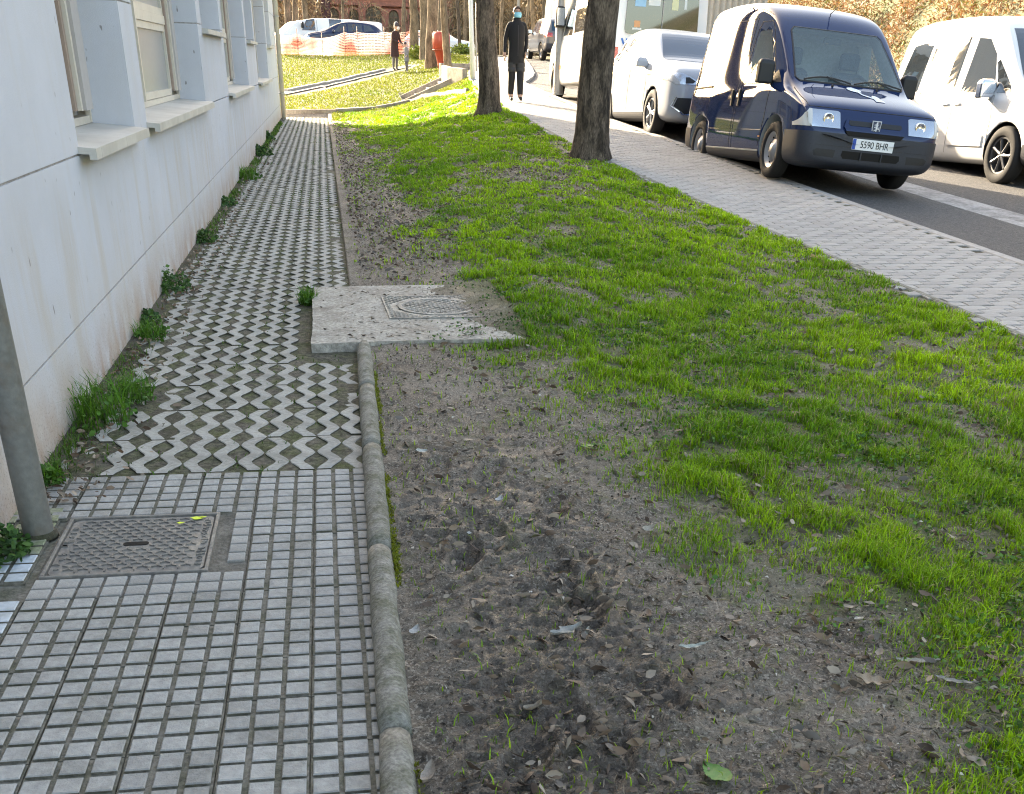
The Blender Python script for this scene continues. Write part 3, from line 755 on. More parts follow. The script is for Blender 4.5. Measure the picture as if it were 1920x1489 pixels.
for (a, b, t_) in OPEN:
    sz = 1.05 if t_ == 'lo' else 1.70
    # sill: stone pieces with a drip edge, pitched outwards
    n_ = max(2, round((b - a) / 1.05)); xs = np.linspace(a + .002, b - .002, n_ + 1)
    if t_ == 'lo': xs = np.concatenate([[xs[0], xs[0] + .11], xs[1:]]); n_ += 1
    if t_ == 'lo': xs[0] = xs[0] - .03
    for k in range(n_):
        y0, y1 = xs[k] + (.002 if k else 0), xs[k + 1] - .002
        xo = WALL_X + .085
        prof = [(XB, sz + .028), (xo, sz), (xo, sz - .050), (xo - .035, sz - .050), (xo - .035, sz - .026), (XB, sz - .024)]
        if t_ == 'hi': prof = [(XB, sz + .02), (xo - .02, sz), (xo - .02, sz - .044), (XB, sz - .044)]
        def fn(q, prof=prof, y0=y0, y1=y1):
            n = len(prof); q.add([(x, y0, z) for x, z in prof] + [(x, y1, z) for x, z in prof], [tuple(range(n)), tuple(reversed(range(n, 2 * n)))] + [(i, (i + 1) % n, n + (i + 1) % n, n + i) for i in range(n)])
        bpart('sill_stone', M_SILL, fn)
    # window: frame, mullions, transom, sashes, panes
    zb, zt = sz + .026, HEAD - .004
    def frame(q):
        q.box((XB + .025, a + .03, (zb + zt) / 2), (.07, .058, zt - zb)); q.box((XB + .025, b - .03, (zb + zt) / 2), (.07, .058, zt - zb))
        q.box((XB + .025, (a + b) / 2, zb + .022), (.075, b - a - .122, .042)); q.box((XB + .025, (a + b) / 2, zt - .03), (.07, b - a - .122, .058))
        q.box((XB + .055, b - .075, (zb + zt) / 2), (.03, .025, zt - zb - .01)); q.box((XB + .055, a + .075, (zb + zt) / 2), (.03, .025, zt - zb - .01))
    win = bpart('window', M_FRAME, frame)
    bz = b - .10 - .42
    for (y0, y1, dx, mm, nm) in ((bz, bz + .055, .030, M_FRAMEB, 'stile'), (bz + .058, bz + .10, .052, M_FRAME, 'stile'), (bz + .103, bz + .15, .02, M_FRAMEB, 'stile'), (bz + .153, bz + .36, .062, M_BOARD, 'board'), (bz + .363, bz + .40, .0, M_DARK, 'gap_strip')):
        bpart(nm, mm, lambda q: q.box((XB + .02 + dx / 2, (y0 + y1) / 2, (zb + zt) / 2 + .02), (.05 + dx, y1 - y0, zt - zb - .12)), win)
    nl = max(1, round((bz - a) / 2.05)); ys = np.linspace(a + .06, bz - .004, nl + 1)
    if nl > 1 and t_ == 'lo':
        yp = a + .31 * (b - a); ys = np.array([a + .06, yp, bz - .004]); nl = 2
        for (y0, y1, dx, mm) in ((yp - .30, yp - .12, .075, M_FRAME), (yp - .117, yp - .05, .035, M_FRAMEB), (yp - .047, yp + .0, .085, M_FRAME)):
            bpart('mullion', mm, lambda q: q.box((XB + .03 + dx / 2, (y0 + y1) / 2, (zb + zt) / 2 + .01), (.06 + dx, y1 - y0, zt - zb - .10)), win)
    for k in range(nl):
        y0, y1 = ys[k] + .004, ys[k + 1] - .004
        def sash(q):
            zt1 = 1.70 if t_ == 'lo' else 2.1
            for (u0, u1) in ((zb + .046, zt1), (zt1 + .075, zt - .062)):
                q.box((XB + .03, y0 + .03, (u0 + u1) / 2), (.05, .054, u1 - u0)); q.box((XB + .03, y1 - .03, (u0 + u1) / 2), (.05, .054, u1 - u0))
                q.box((XB + .03, (y0 + y1) / 2, u0 + .028), (.046, y1 - y0 - .116, .054)); q.box((XB + .03, (y0 + y1) / 2, u1 - .028), (.046, y1 - y0 - .116, .054))
            q.box((XB + .035, (y0 + y1) / 2, zt1 + .037), (.06, y1 - y0, .072))
        bpart('sash', M_FRAME, sash, win).location = (0, 0, 0)
        zt1 = 1.70 if t_ == 'lo' else 2.1
        for (u0, u1) in ((zb + .1, zt1 - .056), (zt1 + .13, zt - .118)):
            bpart('pane', M_GLASSF, lambda q: q.box((XB + .026, (y0 + y1) / 2, (u0 + u1) / 2), (.012, y1 - y0 - .115, u1 - u0)), win)
    if abs(a - 15.33) < .01:
        zz = HEAD - .02
        while zz > 1.50:
            bpart('shutter_slat', M_SHUT, lambda q: q.box((XB + .082, a + 1.15, zz - .026), (.014, 2.1, .050), bev=.004), win); zz -= .054
# rain pipe on the far corner
pipe = empty('rain_pipe', (WALL_X + .08, YE - .25, 0), label='pale rain downpipe at the far corner of the building', cat='drainpipe')
q = MB(); q.tube([(0, 0, -.02), (0, 0, 6), (0, 0, TOPZ)], .062, 16); q.obj('pipe', M_SILL, pipe, True)
for z in (.6, 2.4, 4.4):
    q = MB(); q.lathe([(.064, z), (.072, z + .005), (.072, z + .035), (.064, z + .04)], 16); q.box((-.075, 0, z + .02), (.03, .03, .03)); q.obj('bracket', M_GALV, pipe)
q = MB(); q.box((0, 0, 0), (11.5, YE - YA + .8, .3), bev=.05)
o = q.obj('roof_slab', M_SILL, bld); o.location = (-5.6 + .0, (YA + YE) / 2 - 12, TOPZ + .16)

# ================================================================ trees
def tree(name, loc, r0, h, seed, m_, label, lean=(0, 0), crown=True, levels=3, flare=1.5, group='trees', nside=26, lumps=.045, spread=1.0, cat='tree'):
    rr = random.Random(seed); t = empty(name, loc, label=label, cat=cat, group=group)
    nz = 46; vs = []; fs = []
    def axis(z): 
        s_ = z / h
        return lean[0] * s_ + .06 * math.sin(z * .9 + seed) * min(1, z / 2), lean[1] * s_ + .05 * math.sin(z * .7 + seed * 2) * min(1, z / 2)
    zt = np.concatenate([np.linspace(-.25, .5, 14), np.linspace(.6, h, nz - 14)])
    for i, z in enumerate(zt):
        ax, ay = axis(max(z, 0)); r = r0 * (1 - .55 * max(0, z) / h) * (1 + (flare - 1) * math.exp(-max(z, 0) / .16))
        for k in range(nside):
            a = 2 * pi * k / nside
            n = float(vnoise(np.array(a * 4.1 + seed), np.array(z * 1.5), 3)) - .5
            n2 = float(vnoise(np.array(k * 1.7 + seed * 3), np.array(z * 9), 5)) - .5
            root = (.30 * math.exp(-max(z, 0) / .13)) * math.cos(a * 5 + seed)
            rad = r * (1 + n * .16 + n2 * lumps * 2 + root * (flare - 1))
            vs.append((ax + rad * cos(a), ay + rad * sin(a), z))
    for i in range(len(zt) - 1):
        for k in range(nside):
            k2 = (k + 1) % nside; fs.append((i * nside + k, i * nside + k2, (i + 1) * nside + k2, (i + 1) * nside + k))
    fs.append(tuple((len(zt) - 1) * nside + k for k in range(nside)))
    q_ = MB(); q_.add(vs, fs); q_.obj('trunk', m_, t, True)
    if crown:
        limbs = MB(); twigs = MB()
        def grow(p, d, L_, r, lv):
            pts = [p]; rad = [r]; n = 4 if lv else 6
            for i in range(n):
                d = (d + Vector((rr.uniform(-.28, .28), rr.uniform(-.28, .28), rr.uniform(-.08, .24)))).normalized()
                pts.append(pts[-1] + d * L_ / n); rad.append(r * (1 - .75 * (i + 1) / n))
            (limbs if lv == 0 else twigs).tube(pts, rad, 7 if lv == 0 else (5 if lv == 1 else 3), cap=False)
            if lv < levels:
                for _ in range(5 if lv == 0 else 4):
                    i = rr.randint(1, n); dd = (d + Vector((rr.uniform(-1, 1), rr.uniform(-1, 1), rr.uniform(-.3, .6)))).normalized()
                    grow(pts[i], dd, L_ * rr.uniform(.45, .7), rad[i] * .7 + .004, lv + 1)
        nb = 7
        for k in range(nb):
            z = h * rr.uniform(.52, 1.0); ax, ay = axis(z); a = 2 * pi * k / nb + rr.uniform(-.4, .4)
            d = Vector((cos(a) * spread, sin(a) * spread, rr.uniform(.5, 1.2))).normalized()
            grow(Vector((ax, ay, z)), d, h * rr.uniform(.3, .5), r0 * .38, 0)
        limbs.obj('limbs', m_, t, True, fix=False); twigs.obj('crown', m_, t, True, fix=False)
    return t
zA = float(HG(3.24, 22.8)); zB = float(HG(3.58, 15.25))
G_T = 'trees on the grass slope'
tree('tree', (3.24, 22.8, zA), .205, 6.0, 3, M_BARK, 'dark tree trunk on the lawn edge just left of the walking man', lean=(-.16, 0), flare=1.45, group=G_T)
tree('tree', (3.58, 15.25, zB), .235, 6.5, 5, M_BARK, 'thickest and nearest dark tree trunk, standing in grass beside the pavement', lean=(.05, 0), flare=1.34, group=G_T)
# sunlit trees on the far lawn: pixel of the foot, distance
G_F = 'sunlit trees on the far lawn'
for (px_, py_, Y_, wpx, lab, ln, sd_) in ((845, 166, 39.0, 15, 'slender sunlit trunk growing beside the concrete steps', -.75, 11),
                            (808, 134, 49.0, 23, 'sunlit brown trunk just left of the red litter bin', .15, 12),
                            (796, 116, 55.0, 18, 'sunlit trunk half behind the brown trunk left of the litter bin', -.1, 13),
                            (776, 100, 58.0, 17, 'sunlit trunk standing right of the woman and child', .1, 14)):
    P_ = px_Y(px_, py_, Y_); r_ = wpx / (2222 / Y_) / 2
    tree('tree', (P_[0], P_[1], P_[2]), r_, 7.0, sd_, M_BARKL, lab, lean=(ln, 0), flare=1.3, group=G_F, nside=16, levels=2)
    print('tree', P_, float(HG(P_[0], P_[1])))

# ================================================================ vehicles
def car_paint(name, base, rough=.28, metal=0.0, flake=0.0):
    return mat(name, base, max(rough, .55), metal=0.0, coat=.8, spec=.0)
P_BLUE = car_paint('navy_paint', (.008, .022, .075), .35)
P_WHITE = car_paint('white_paint', (.74, .74, .73), .4)
P_SILV = car_paint('silver_paint', (.42, .43, .45), .3, metal=.35)
P_GREY = car_paint('grey_paint', (.12, .125, .135), .35, metal=.4)
P_DKBL = car_paint('dark_blue_paint', (.02, .03, .07), .35)
P_RED = car_paint('red_paint', (.45, .03, .02), .4)
M_PLAS = mat('grey_plastic', (.030, .032, .040), .55, spec=.4, var=.08, nscale=8)
M_BLK = mat('black_plastic', (.016, .016, .017), .5, spec=.4)
M_TYRE = mat('tyre_rubber', (.026, .025, .025), .8, spec=.25, var=.15, nscale=12)
M_RIM = mat('painted_rim', (.36, .36, .37), .4, metal=.7)
M_RIMD = mat('dark_rim', (.16, .16, .165), .4, metal=.6)
M_CHROME = mat('chrome', (.75, .76, .78), .12, metal=1.0)
M_GLASS = mat('car_glass', (.020, .026, .032), .03, spec=.9, coat=1.0)
M_GLASSB = mat('blue_car_glass', (.016, .045, .080), .05, spec=.4, coat=.0)
M_LAMP = mat('lamp_glass', (.42, .44, .47), .22, metal=.9, coat=1.0)
M_TAIL = mat('tail_lamp', (.42, .02, .015), .2, coat=1.0)
M_ORANGE = mat('orange_lens', (.62, .25, .08), .3, coat=.5)
M_SEAM = mat('seam', (.008, .008, .009), .7)
M_PLATE = mat('plate_white', (.80, .80, .78), .45)
M_INK = mat('plate_ink', (.012, .012, .013), .5)
M_EUBLUE = mat('plate_blue', (.01, .07, .36), .5)
M_SEAT = mat('seat_fabric', (.055, .07, .085), .9, var=.2, nscale=10)
M_INTER = mat('cab_trim', (.36, .38, .38), .85, var=.1, nscale=5)
def see_through(name, tint, haze, hz):
    """windscreen: clear tinted glass with an even share of diffuse haze colour mixed in"""
    M = bpy.data.materials.new(name); M.use_nodes = True; nt = M.node_tree; b = nt.nodes['Principled BSDF']
    b.inputs['Base Color'].default_value = (*haze, 1); b.inputs['Roughness'].default_value = .03; b.inputs['Specular IOR Level'].default_value = .6; b.inputs['Coat Weight'].default_value = 1.0
    tr = nt.nodes.new('ShaderNodeBsdfTransparent'); tr.inputs[0].default_value = (*tint, 1)
    mx = nt.nodes.new('ShaderNodeMixShader'); mx.inputs[0].default_value = hz
    nt.links.new(tr.outputs[0], mx.inputs[1]); nt.links.new(b.outputs[0], mx.inputs[2]); nt.links.new(mx.outputs[0], nt.nodes['Material Output'].inputs['Surface'])
    return M
M_SCREEN = see_through('tinted_screen', (.80, .90, .90), (.20, .28, .31), .30)
M_SIDEGL = see_through('tinted_side_glass', (.62, .70, .68), (.05, .06, .065), .45)

def ring(y, zb, w, zsh, wt, zt, bulge=.0):
    h = zsh - zb
    half = [(0, zb), (w * .55, zb), (w * .90, zb + .012), (w * .985, zb + .10), (w, zb + .35 * h), (w * .998, zb + .72 * h), (w * .985, zsh - .035), (w * .962, zsh + .012),
            (w * .972 * .45 + wt * .55 + bulge, zsh * .5 + (zt - .03) * .5), (wt + .014, zt - .075), (wt - .012, zt - .030), (wt * .90, zt - .008), (wt * .5, zt + .004), (0, zt + .008)]
    pts = [(x, y, z) for x, z in half] + [(-x, y, z) for x, z in half[-2:0:-1]]
    return pts
class Car:
    def __init__(s, name, label, stations, loc, rot, paint, cat='car', group=None, sub=2, zm=None):
        s.zm = zm or (lambda z: z)
        s.root = empty(name, loc, label=label, cat=cat, group=group); s.root.rotation_euler = rot
        q = MB(); rings = [ring(*st) for st in stations]; n = len(rings[0]); vs = [(p[0], p[1], s.zm(p[2])) for r_ in rings for p in r_]; fs = []
        for i in range(len(rings) - 1):
            for k in range(n):
                k2 = (k + 1) % n; fs.append((i * n + k, i * n + k2, (i + 1) * n + k2, (i + 1) * n + k))
        fs.append(tuple(reversed(range(n)))); fs.append(tuple((len(rings) - 1) * n + k for k in range(n)))
        q.add(vs, fs); me = q.mesh('cage', paint, True); fixn(me)
        o = bpy.data.objects.new('cage', me); COL.objects.link(o)
        md = o.modifiers.new('s', 'SUBSURF'); md.levels = sub; md.render_levels = sub
        dg = bpy.context.evaluated_depsgraph_get(); s.me = bpy.data.meshes.new_from_object(o.evaluated_get(dg)); bpy.data.objects.remove(o)
        s.me.name = 'body'; s.bm = bmesh.new(); s.bm.from_mesh(s.me); s.bm.normal_update(); s.paint = paint
        from mathutils.bvhtree import BVHTree
        s.bvh = BVHTree.FromBMesh(s.bm); s.cuts = []
    def patch(s, name, poly, axis, sgn, m_, off=.004, rim=.012, parent=None, lim=None, nmin=.12):
        """skin piece of the body inside a convex outline seen along an axis ('x': (y,z), 'y': (x,z), 'z': (x,y))"""
        bm = s.bm.copy()
        if axis != 'z': poly = [(p[0], s.zm(p[1])) for p in poly]
        c = (sum(p[0] for p in poly) / len(poly), sum(p[1] for p in poly) / len(poly))
        for i in range(len(poly)):
            a, b = poly[i], poly[(i + 1) % len(poly)]
            nx_, ny_ = b[1] - a[1], -(b[0] - a[0])
            if nx_ * (c[0] - a[0]) + ny_ * (c[1] - a[1]) > 0: nx_, ny_ = -nx_, -ny_
            co, no = {'x': ((0, a[0], a[1]), (0, nx_, ny_)), 'y': ((a[0], 0, a[1]), (nx_, 0, ny_)), 'z': ((a[0], a[1], 0), (nx_, ny_, 0))}[axis]
            bmesh.ops.bisect_plane(bm, geom=bm.verts[:] + bm.edges[:] + bm.faces[:], plane_co=co, plane_no=no, clear_outer=True)
        ai = 'xyz'.index(axis)
        kill = [f for f in bm.faces if f.normal[ai] * sgn < nmin or (lim and not lim(f.calc_center_median()))]
        bmesh.ops.delete(bm, geom=kill, context='FACES')
        bm.normal_update()
        nrm = {v.index: v.normal.copy() for v in bm.verts}
        bm.verts.index_update(); nrm = {v: v.normal.copy() for v in bm.verts}
        for v in bm.verts: v.co += nrm[v] * off
        be = [e for e in bm.edges if e.is_boundary]
        if be and rim > 0:
            r_ = bmesh.ops.extrude_edge_only(bm, edges=be); 
            nv = [g_ for g_ in r_['geom'] if isinstance(g_, bmesh.types.BMVert)]
            bm.normal_update()
            for v in nv:
                hit = s.bvh.find_nearest(v.co)
                v.co -= hit[1] * (off + rim)
        me = bpy.data.meshes.new(name); bm.to_mesh(me); bm.free(); me.materials.append(m_)
        for p in me.polygons: p.use_smooth = False
        return link(bpy.data.objects.new(name, me), parent or s.root)
    def seam(s, pts, axis, sgn, r=.004, name='seam', m_=None, parent=None, off=.0):
        out = []
        for a, b in zip(pts[:-1], pts[1:]):
            n = max(2, int(math.hypot(b[0] - a[0], b[1] - a[1]) / .06))
            for i in range(n + 1):
                t = i / n; u, v = a[0] + (b[0] - a[0]) * t, a[1] + (b[1] - a[1]) * t
                if axis != 'z': v = s.zm(v)
                o_, d_ = {'x': (Vector((sgn * 5, u, v)), Vector((-sgn, 0, 0))), 'y': (Vector((u, sgn * 9, v)), Vector((0, -sgn, 0))), 'z': (Vector((u, v, 9)), Vector((0, 0, -1)))}[axis]
                h_ = s.bvh.ray_cast(o_, d_)
                if h_[0] is not None: out.append(h_[0] + h_[1] * off)
        q = MB(); q.tube(out, r, 5); return q.obj(name, m_ or M_SEAM, parent or s.root)
    def hit(s, u, v, axis, sgn):
        if axis != 'z': v = s.zm(v)
        o_, d_ = {'x': (Vector((sgn * 5, u, v)), Vector((-sgn, 0, 0))), 'y': (Vector((u, sgn * 9, v)), Vector((0, -sgn, 0))), 'z': (Vector((u, v, 9)), Vector((0, 0, -1)))}[axis]
        h_ = s.bvh.ray_cast(o_, d_); return h_[0], h_[1]
    def cut(s, me):
        s.cuts.append(me)
    def arches(s, ys, r, w, z):
        for y in ys:
            for sg in (-1, 1):
                q = MB(); q.lathe([(.0001, -.16), (r, -.16), (r, .25), (.0001, .25)], 28, 'x', (sg * (w - .02) if sg > 0 else -(w - .02), y, z)); 
                if sg < 0: q.v = [(2 * -(w - .02) - x, yy, zz) for x, yy, zz in q.v]
                s.cut(q)
    def finish(s):
        o = bpy.data.objects.new('body', s.me); COL.objects.link(o)
        if s.cuts:
            tmp = []
            for q in s.cuts:
                me = q.mesh('cut', [s.paint, M_BLK]); 
                bm = bmesh.new(); bm.from_mesh(me); bmesh.ops.remove_doubles(bm, verts=bm.verts[:], dist=.0006); bmesh.ops.recalc_face_normals(bm, faces=bm.faces[:]); bm.to_mesh(me); bm.free()
                for p in me.polygons: p.material_index = 1
                c = bpy.data.objects.new('cut', me); COL.objects.link(c); tmp.append(c)
                md = o.modifiers.new('b', 'BOOLEAN'); md.object = c; md.operation = 'DIFFERENCE'; md.solver = 'EXACT'
            s.me.materials.append(M_BLK)
            dg = bpy.context.evaluated_depsgraph_get(); me = bpy.data.meshes.new_from_object(o.evaluated_get(dg))
            bpy.data.objects.remove(o)
            for c in tmp: bpy.data.objects.remove(c)
            me.name = 'body'; o = bpy.data.objects.new('body', me); COL.objects.link(o)
        o.parent = s.root; s.body = o; s.bm.free(); return o
    def plate(s, y, z, txt, w=.52, sgn=-1, tilt=0.0, x=0.0):
        p, n = s.hit(x, z, 'y', sgn)
        yy = p.y + sgn * .012; z = s.zm(z)
        q = MB(); q.box((x, yy, z), (w, .008, .115)); pl = q.obj('number_plate', M_PLATE, s.root)
        q = MB(); q.box((x - sgn * -1 * (w / 2 - .022) * 1.0, yy + sgn * .0052, z), (.040, .004, .108)); q.obj('plate_band', M_EUBLUE, pl)
        if txt:
            tm = text_mesh(txt, .102, .0015, M_INK, 'plate_text'); t_ = inst('plate_text', tm, pl, (x + .018 * (1 if sgn < 0 else -1), yy + sgn * .0062, z - .002), (pi / 2, 0, 0 if sgn < 0 else pi), (.84, 1.0, 1))
        return pl
def wheel_meshes(r, w, rim_m, style='steel', spokes=8):
    t = MB(); ir = r * .64
    t.lathe([(ir, -w * .42), (ir + .02, -w * .5), (r - .03, -w * .5), (r - .008, -w * .42), (r, -w * .3), (r, w * .3), (r - .008, w * .42), (r - .03, w * .5), (ir + .02, w * .5), (ir, w * .42), (ir, -w * .42)], 36, 'x')
    rm = MB(); o = w * .40
    if style == 'steel':
        rm.lathe([(ir + .004, o), (ir - .02, o * .98), (ir - .035, o * .45), (ir * .62, o * .30), (ir * .58, o * .62), (ir * .36, o * .78), (ir * .34, o * .95), (.0001, o * 1.0)], 32, 'x')
    else:
        rm.lathe([(ir + .004, o), (ir - .022, o * .96), (ir - .03, -o), (.0001, -o)], 32, 'x')
        for k in range(spokes):
            a = 2 * pi * k / spokes
            for da in ((-.16, .16) if style == 'twin' else (0,)):
                a0 = a + da * .3; a1 = a + da
                p0 = (o * .75, .02 * cos(a0), .02 * sin(a0)); p1 = (o * .86, (ir - .02) * cos(a1), (ir - .02) * sin(a1))
                rm.tube([p0, ((p0[0] + p1[0]) / 2 + .004, (p0[1] + p1[1]) / 2, (p0[2] + p1[2]) / 2), p1], [.026, .018, .022], 6)
        rm.lathe([(ir * .22, o * .5), (ir * .22, o * .95), (.0001, o * 1.0)], 20, 'x')
    tm = t.mesh('tyre', M_TYRE, True); fixn(tm); rmm = rm.mesh('rim', rim_m, style == 'steel'); fixn(rmm)
    hl = MB()
    for k in range(12):
        a = 2 * pi * k / 12; hl.box((o * .36, ir * .78 * cos(a), ir * .78 * sin(a)), (.02, .03, .02))
    bk = MB(); bk.lathe([(.0001, -w * .3), (ir, -w * .3), (ir, -w * .36), (.0001, -w * .36)], 24, 'x')
    return tm, rmm, (hl.mesh('rim_vents', M_DARK) if style == 'steel' else None), bk.mesh('brake_backing', M_BLK)
def add_wheels(car, ms, pos, r, steer=0.0):
    for (x, y) in pos:
        e = inst('wheel', ms[0], car.root, (x, y, r), (0, 0, (steer if y < .5 else 0) + (0 if x > 0 else pi)))
        rmo = inst('rim', ms[1], e); inst('brake_backing', ms[3], e)
        if ms[2]: inst('rim_vents', ms[2], e)
def mirror(car, x, y, z, sgn, m_, sz=(.10, .14, .22), arm_m=None):
    q = MB(); q.box((0, 0, 0), sz, bev=min(sz) * .28)
    me = q.mesh('mirror', m_); fixn(me)
    o = inst('mirror', me, car.root, (x + sgn * .10, y, z)); md = o.modifiers.new('b', 'BEVEL'); md.width = .025; md.segments = 3
    q = MB(); q.tube([(x - sgn * .03, y + .02, z - sz[2] * .38), (x + sgn * .08, y, z - sz[2] * .3)], .028, 8); q.obj('mirror_arm', arm_m or m_, o.parent)
    q = MB(); q.box((0, sz[1] * .5 + .001, 0), (sz[0] * .8, .004, sz[2] * .8)); g_ = q.obj('mirror_glass', M_CHROME, o)
    return o
def wiper(car, x0, x1, m_=M_BLK, axis_y=None, zlo=1.2, zhi=1.3):
    pass

# ---------------------------------------------------------------- dark blue panel van
VROT = (-.042, .073, -.006)
def vz(z): return float(np.interp(z, [0, .2, .62, 1.165, 1.735, 1.96], [0, .165, .545, 1.085, 1.70, 2.12]))
van = Car('panel_van', 'dark navy blue panel van facing the camera, parked at the kerb', [
    (-.90, .30, .60, .56, .55, .61), (-.885, .27, .74, .60, .70, .66), (-.84, .24, .82, .66, .80, .74), (-.77, .22, .865, .78, .83, .88), (-.66, .21, .885, .86, .83, .945), (-.40, .20, .895, .96, .80, 1.03),
    (-.06, .19, .90, 1.05, .76, 1.13), (.10, .19, .90, 1.07, .755, 1.235), (.38, .19, .90, 1.085, .745, 1.46), (.72, .19, .905, 1.09, .735, 1.715), (.90, .19, .905, 1.09, .735, 1.80), (1.10, .19, .905, 1.09, .74, 1.855), (1.5, .19, .905, 1.09, .755, 1.91, .01),
    (2.2, .19, .905, 1.09, .765, 1.94, .008), (3.0, .20, .905, 1.09, .765, 1.94, .008), (3.42, .22, .90, 1.09, .755, 1.92, .008), (3.53, .26, .88, 1.09, .67, 1.88, .02), (3.57, .30, .80, 1.06, .62, 1.80)],
    (6.27, 13.42, .235), VROT, P_BLUE, 'van', zm=vz)
VW = .90
# bumper and lower skirt
van.patch('front_bumper', [(-1, .05), (1, .05), (1, .615), (-1, .615)], 'y', -1, M_PLAS, .010, .03, lim=lambda c: c.y < -.36, nmin=-.2)
for sg in (-1, 1):
    van.patch('side_skirt', [(.42, .05), (2.42, .05), (2.42, .335), (.42, .335)], 'x', sg, M_PLAS, .008, .02)
    van.patch('skirt_trim', [(.42, .335), (2.42, .335), (2.42, .352), (.42, .352)], 'x', sg, M_GALV, .009, .01)
    van.patch('rear_corner', [(3.2, .05), (3.6, .05), (3.6, .60), (3.2, .60)], 'x', sg, M_PLAS, .008, .02)
# headlamps, grille bar, badge
for sg in (-1, 1):
    hl = van.patch('headlamp', [(sg * .43, .665), (sg * .43, .832), (sg * .46, .845), (sg * .80, .845), (sg * .885, .70), (sg * .885, .665)], 'y', -1, M_LAMP, .006, .02, lim=lambda c: c.y < -.3, nmin=.05)
    p_, n_ = van.hit(sg * .58, .755, 'y', -1); q = MB(); q.lathe([(.066, .012), (.064, -.010), (.056, -.012), (.040, .0), (.018, .006), (.0001, .0)], 22, 'y', (p_.x, p_.y - .010, p_.z)); q.obj('lamp_bowl', M_CHROME, hl, True)
    van.patch('indicator', [(sg * .80, .845), (sg * .835, .80), (sg * .885, .70), (sg * .885, .665), (sg * .77, .665), (sg * .77, .845)], 'y', -1, mat('clear_lens', (.62, .60, .56), .2, coat=1.0), .009, .02, hl, lim=lambda c: c.y < -.3, nmin=.05)
gb = van.patch('grille_bar', [(-.36, .645), (.36, .645), (.39, .685), (.36, .76), (.33, .775), (-.33, .775), (-.36, .76), (-.39, .685)], 'y', -1, P_BLUE, .022, .03)
van.patch('grille_slot', [(-.31, .70), (.31, .70), (.335, .72), (.325, .752), (-.325, .752), (-.335, .72)], 'y', -1, M_BLK, .026, .02, gb)
van.patch('grille_opening', [(-.33, .60), (.33, .60), (.37, .645), (-.37, .645)], 'y', -1, M_DARK, .018, .02, gb)
p_, n_ = van.hit(0, .72, 'y', -1); by = p_.y - .034
q = MB(); pts = [(-.056, .062), (.056, .062), (.050, -.045), (.03, -.062), (-.03, -.062), (-.050, -.045)]
q.prism(pts, 0, .012, fn=lambda x, y, z: (x, by - z, vz(.722) + y)); bd = q.obj('badge', mat('badge_silver', (.62, .63, .65), .35), gb)
q = MB(); q.prism([(x * .84, y * .86) for x, y in pts], 0, .003, fn=lambda x, y, z: (x, by - .0125 - z, vz(.722) + y)); q.obj('badge_field', mat('badge_blue', (.03, .045, .09), .35), bd)
# little rearing figure on the badge
q = MB()
for poly_ in ([(-.008, -.045), (.006, -.047), (.010, -.01), (.018, .02), (.008, .035), (-.006, .03), (-.012, .0)], [(-.03, .022), (-.006, .030), (-.008, .018), (-.03, .012)], [(-.032, .0), (-.008, .006), (-.010, -.006), (-.03, -.01)],
              [(.002, .03), (.016, .046), (-.002, .05), (-.012, .038)], [(.008, -.02), (.032, -.03), (.034, .0), (.026, .0), (.024, -.018), (.010, -.008)], [(-.03, -.046), (-.004, -.034), (-.006, -.022), (-.028, -.036)]):
    q.prism(poly_, 0, .004, fn=lambda x, y, z: (x, by - .0155 - z, vz(.722) + y))
q.obj('badge_figure', mat('badge_silver', (.62, .63, .65), .35), bd)
van.plate(-.9, .515, '5590 BHR')
it = van.patch('bumper_intake', [(-.34, .335), (.34, .335), (.37, .37), (.36, .425), (-.36, .425), (-.37, .37)], 'y', -1, M_DARK, .013, .02)
for xx in (-.13, .13):
    p_, n_ = van.hit(xx, .38, 'y', -1); q = MB(); q.box((xx, p_.y - .02, vz(.38)), (.012, .02, .085)); q.obj('intake_bar', M_PLAS, it)
for sg in (-1, 1): van.patch('fog_recess', [(sg * .46, .335), (sg * .70, .345), (sg * .72, .40), (sg * .68, .425), (sg * .45, .425)], 'y', -1, M_BLK, .011, .01)
van.seam([(-.82, .47), (0, .47), (.82, .47)], 'y', -1, .0035, 'bumper_crease', M_BLK, off=.008)
# bonnet outline, sticker and wash jets
van.seam([(-.80, .875), (.80, .875)], 'y', -1, .005, 'bonnet_gap')
for sg in (-1, 1): van.seam([(sg * .80, -.70), (sg * .795, -.45), (sg * .76, -.10)], 'z', 1, .0045, 'bonnet_gap')
def on_body(c_, poly_, off=.004):
    vs = []
    for (x, y) in poly_:
        p_, n_ = c_.hit(x, y, 'z', 1); vs.append(p_ + n_ * off)
    return vs
st = MB()
cs, sn = .0, 0
def sticker(poly_):
    vs = on_body(van, [(sx + (x - sx) * 1.15, sy + .02 + (y - sy) * 1.9) for x, y in poly_], .0055); st.add(vs, [tuple(range(len(vs)))])
sx, sy = .10, -.40
sy_ = 1.9
E1 = [(sx - .11 + .075 * cos(a), sy + .115 + .035 * sin(a) - .012 * cos(a)) for a in np.linspace(0, 2 * pi, 15)[:-1]]
sticker(E1)
sticker([(sx - .095, sy + .085), (sx - .07, sy + .09), (sx - .055, sy + .04), (sx - .075, sy + .03)]); sticker([(sx - .075, sy + .03), (sx - .055, sy + .045), (sx + .03, sy - .005), (sx + .02, sy - .03)])
sticker([(sx + .015, sy - .075), (sx + .12, sy - .075), (sx + .105, sy - .035), (sx + .02, sy - .02)]); sticker([(sx + .05 + .04 * cos(a) + .01, sy + .0 + .042 * sin(a)) for a in np.linspace(0, 2 * pi, 11)[:-1]])
st.obj('bonnet_sticker', mat('sticker_white', (.72, .76, .80), .6), van.root, fix=False)
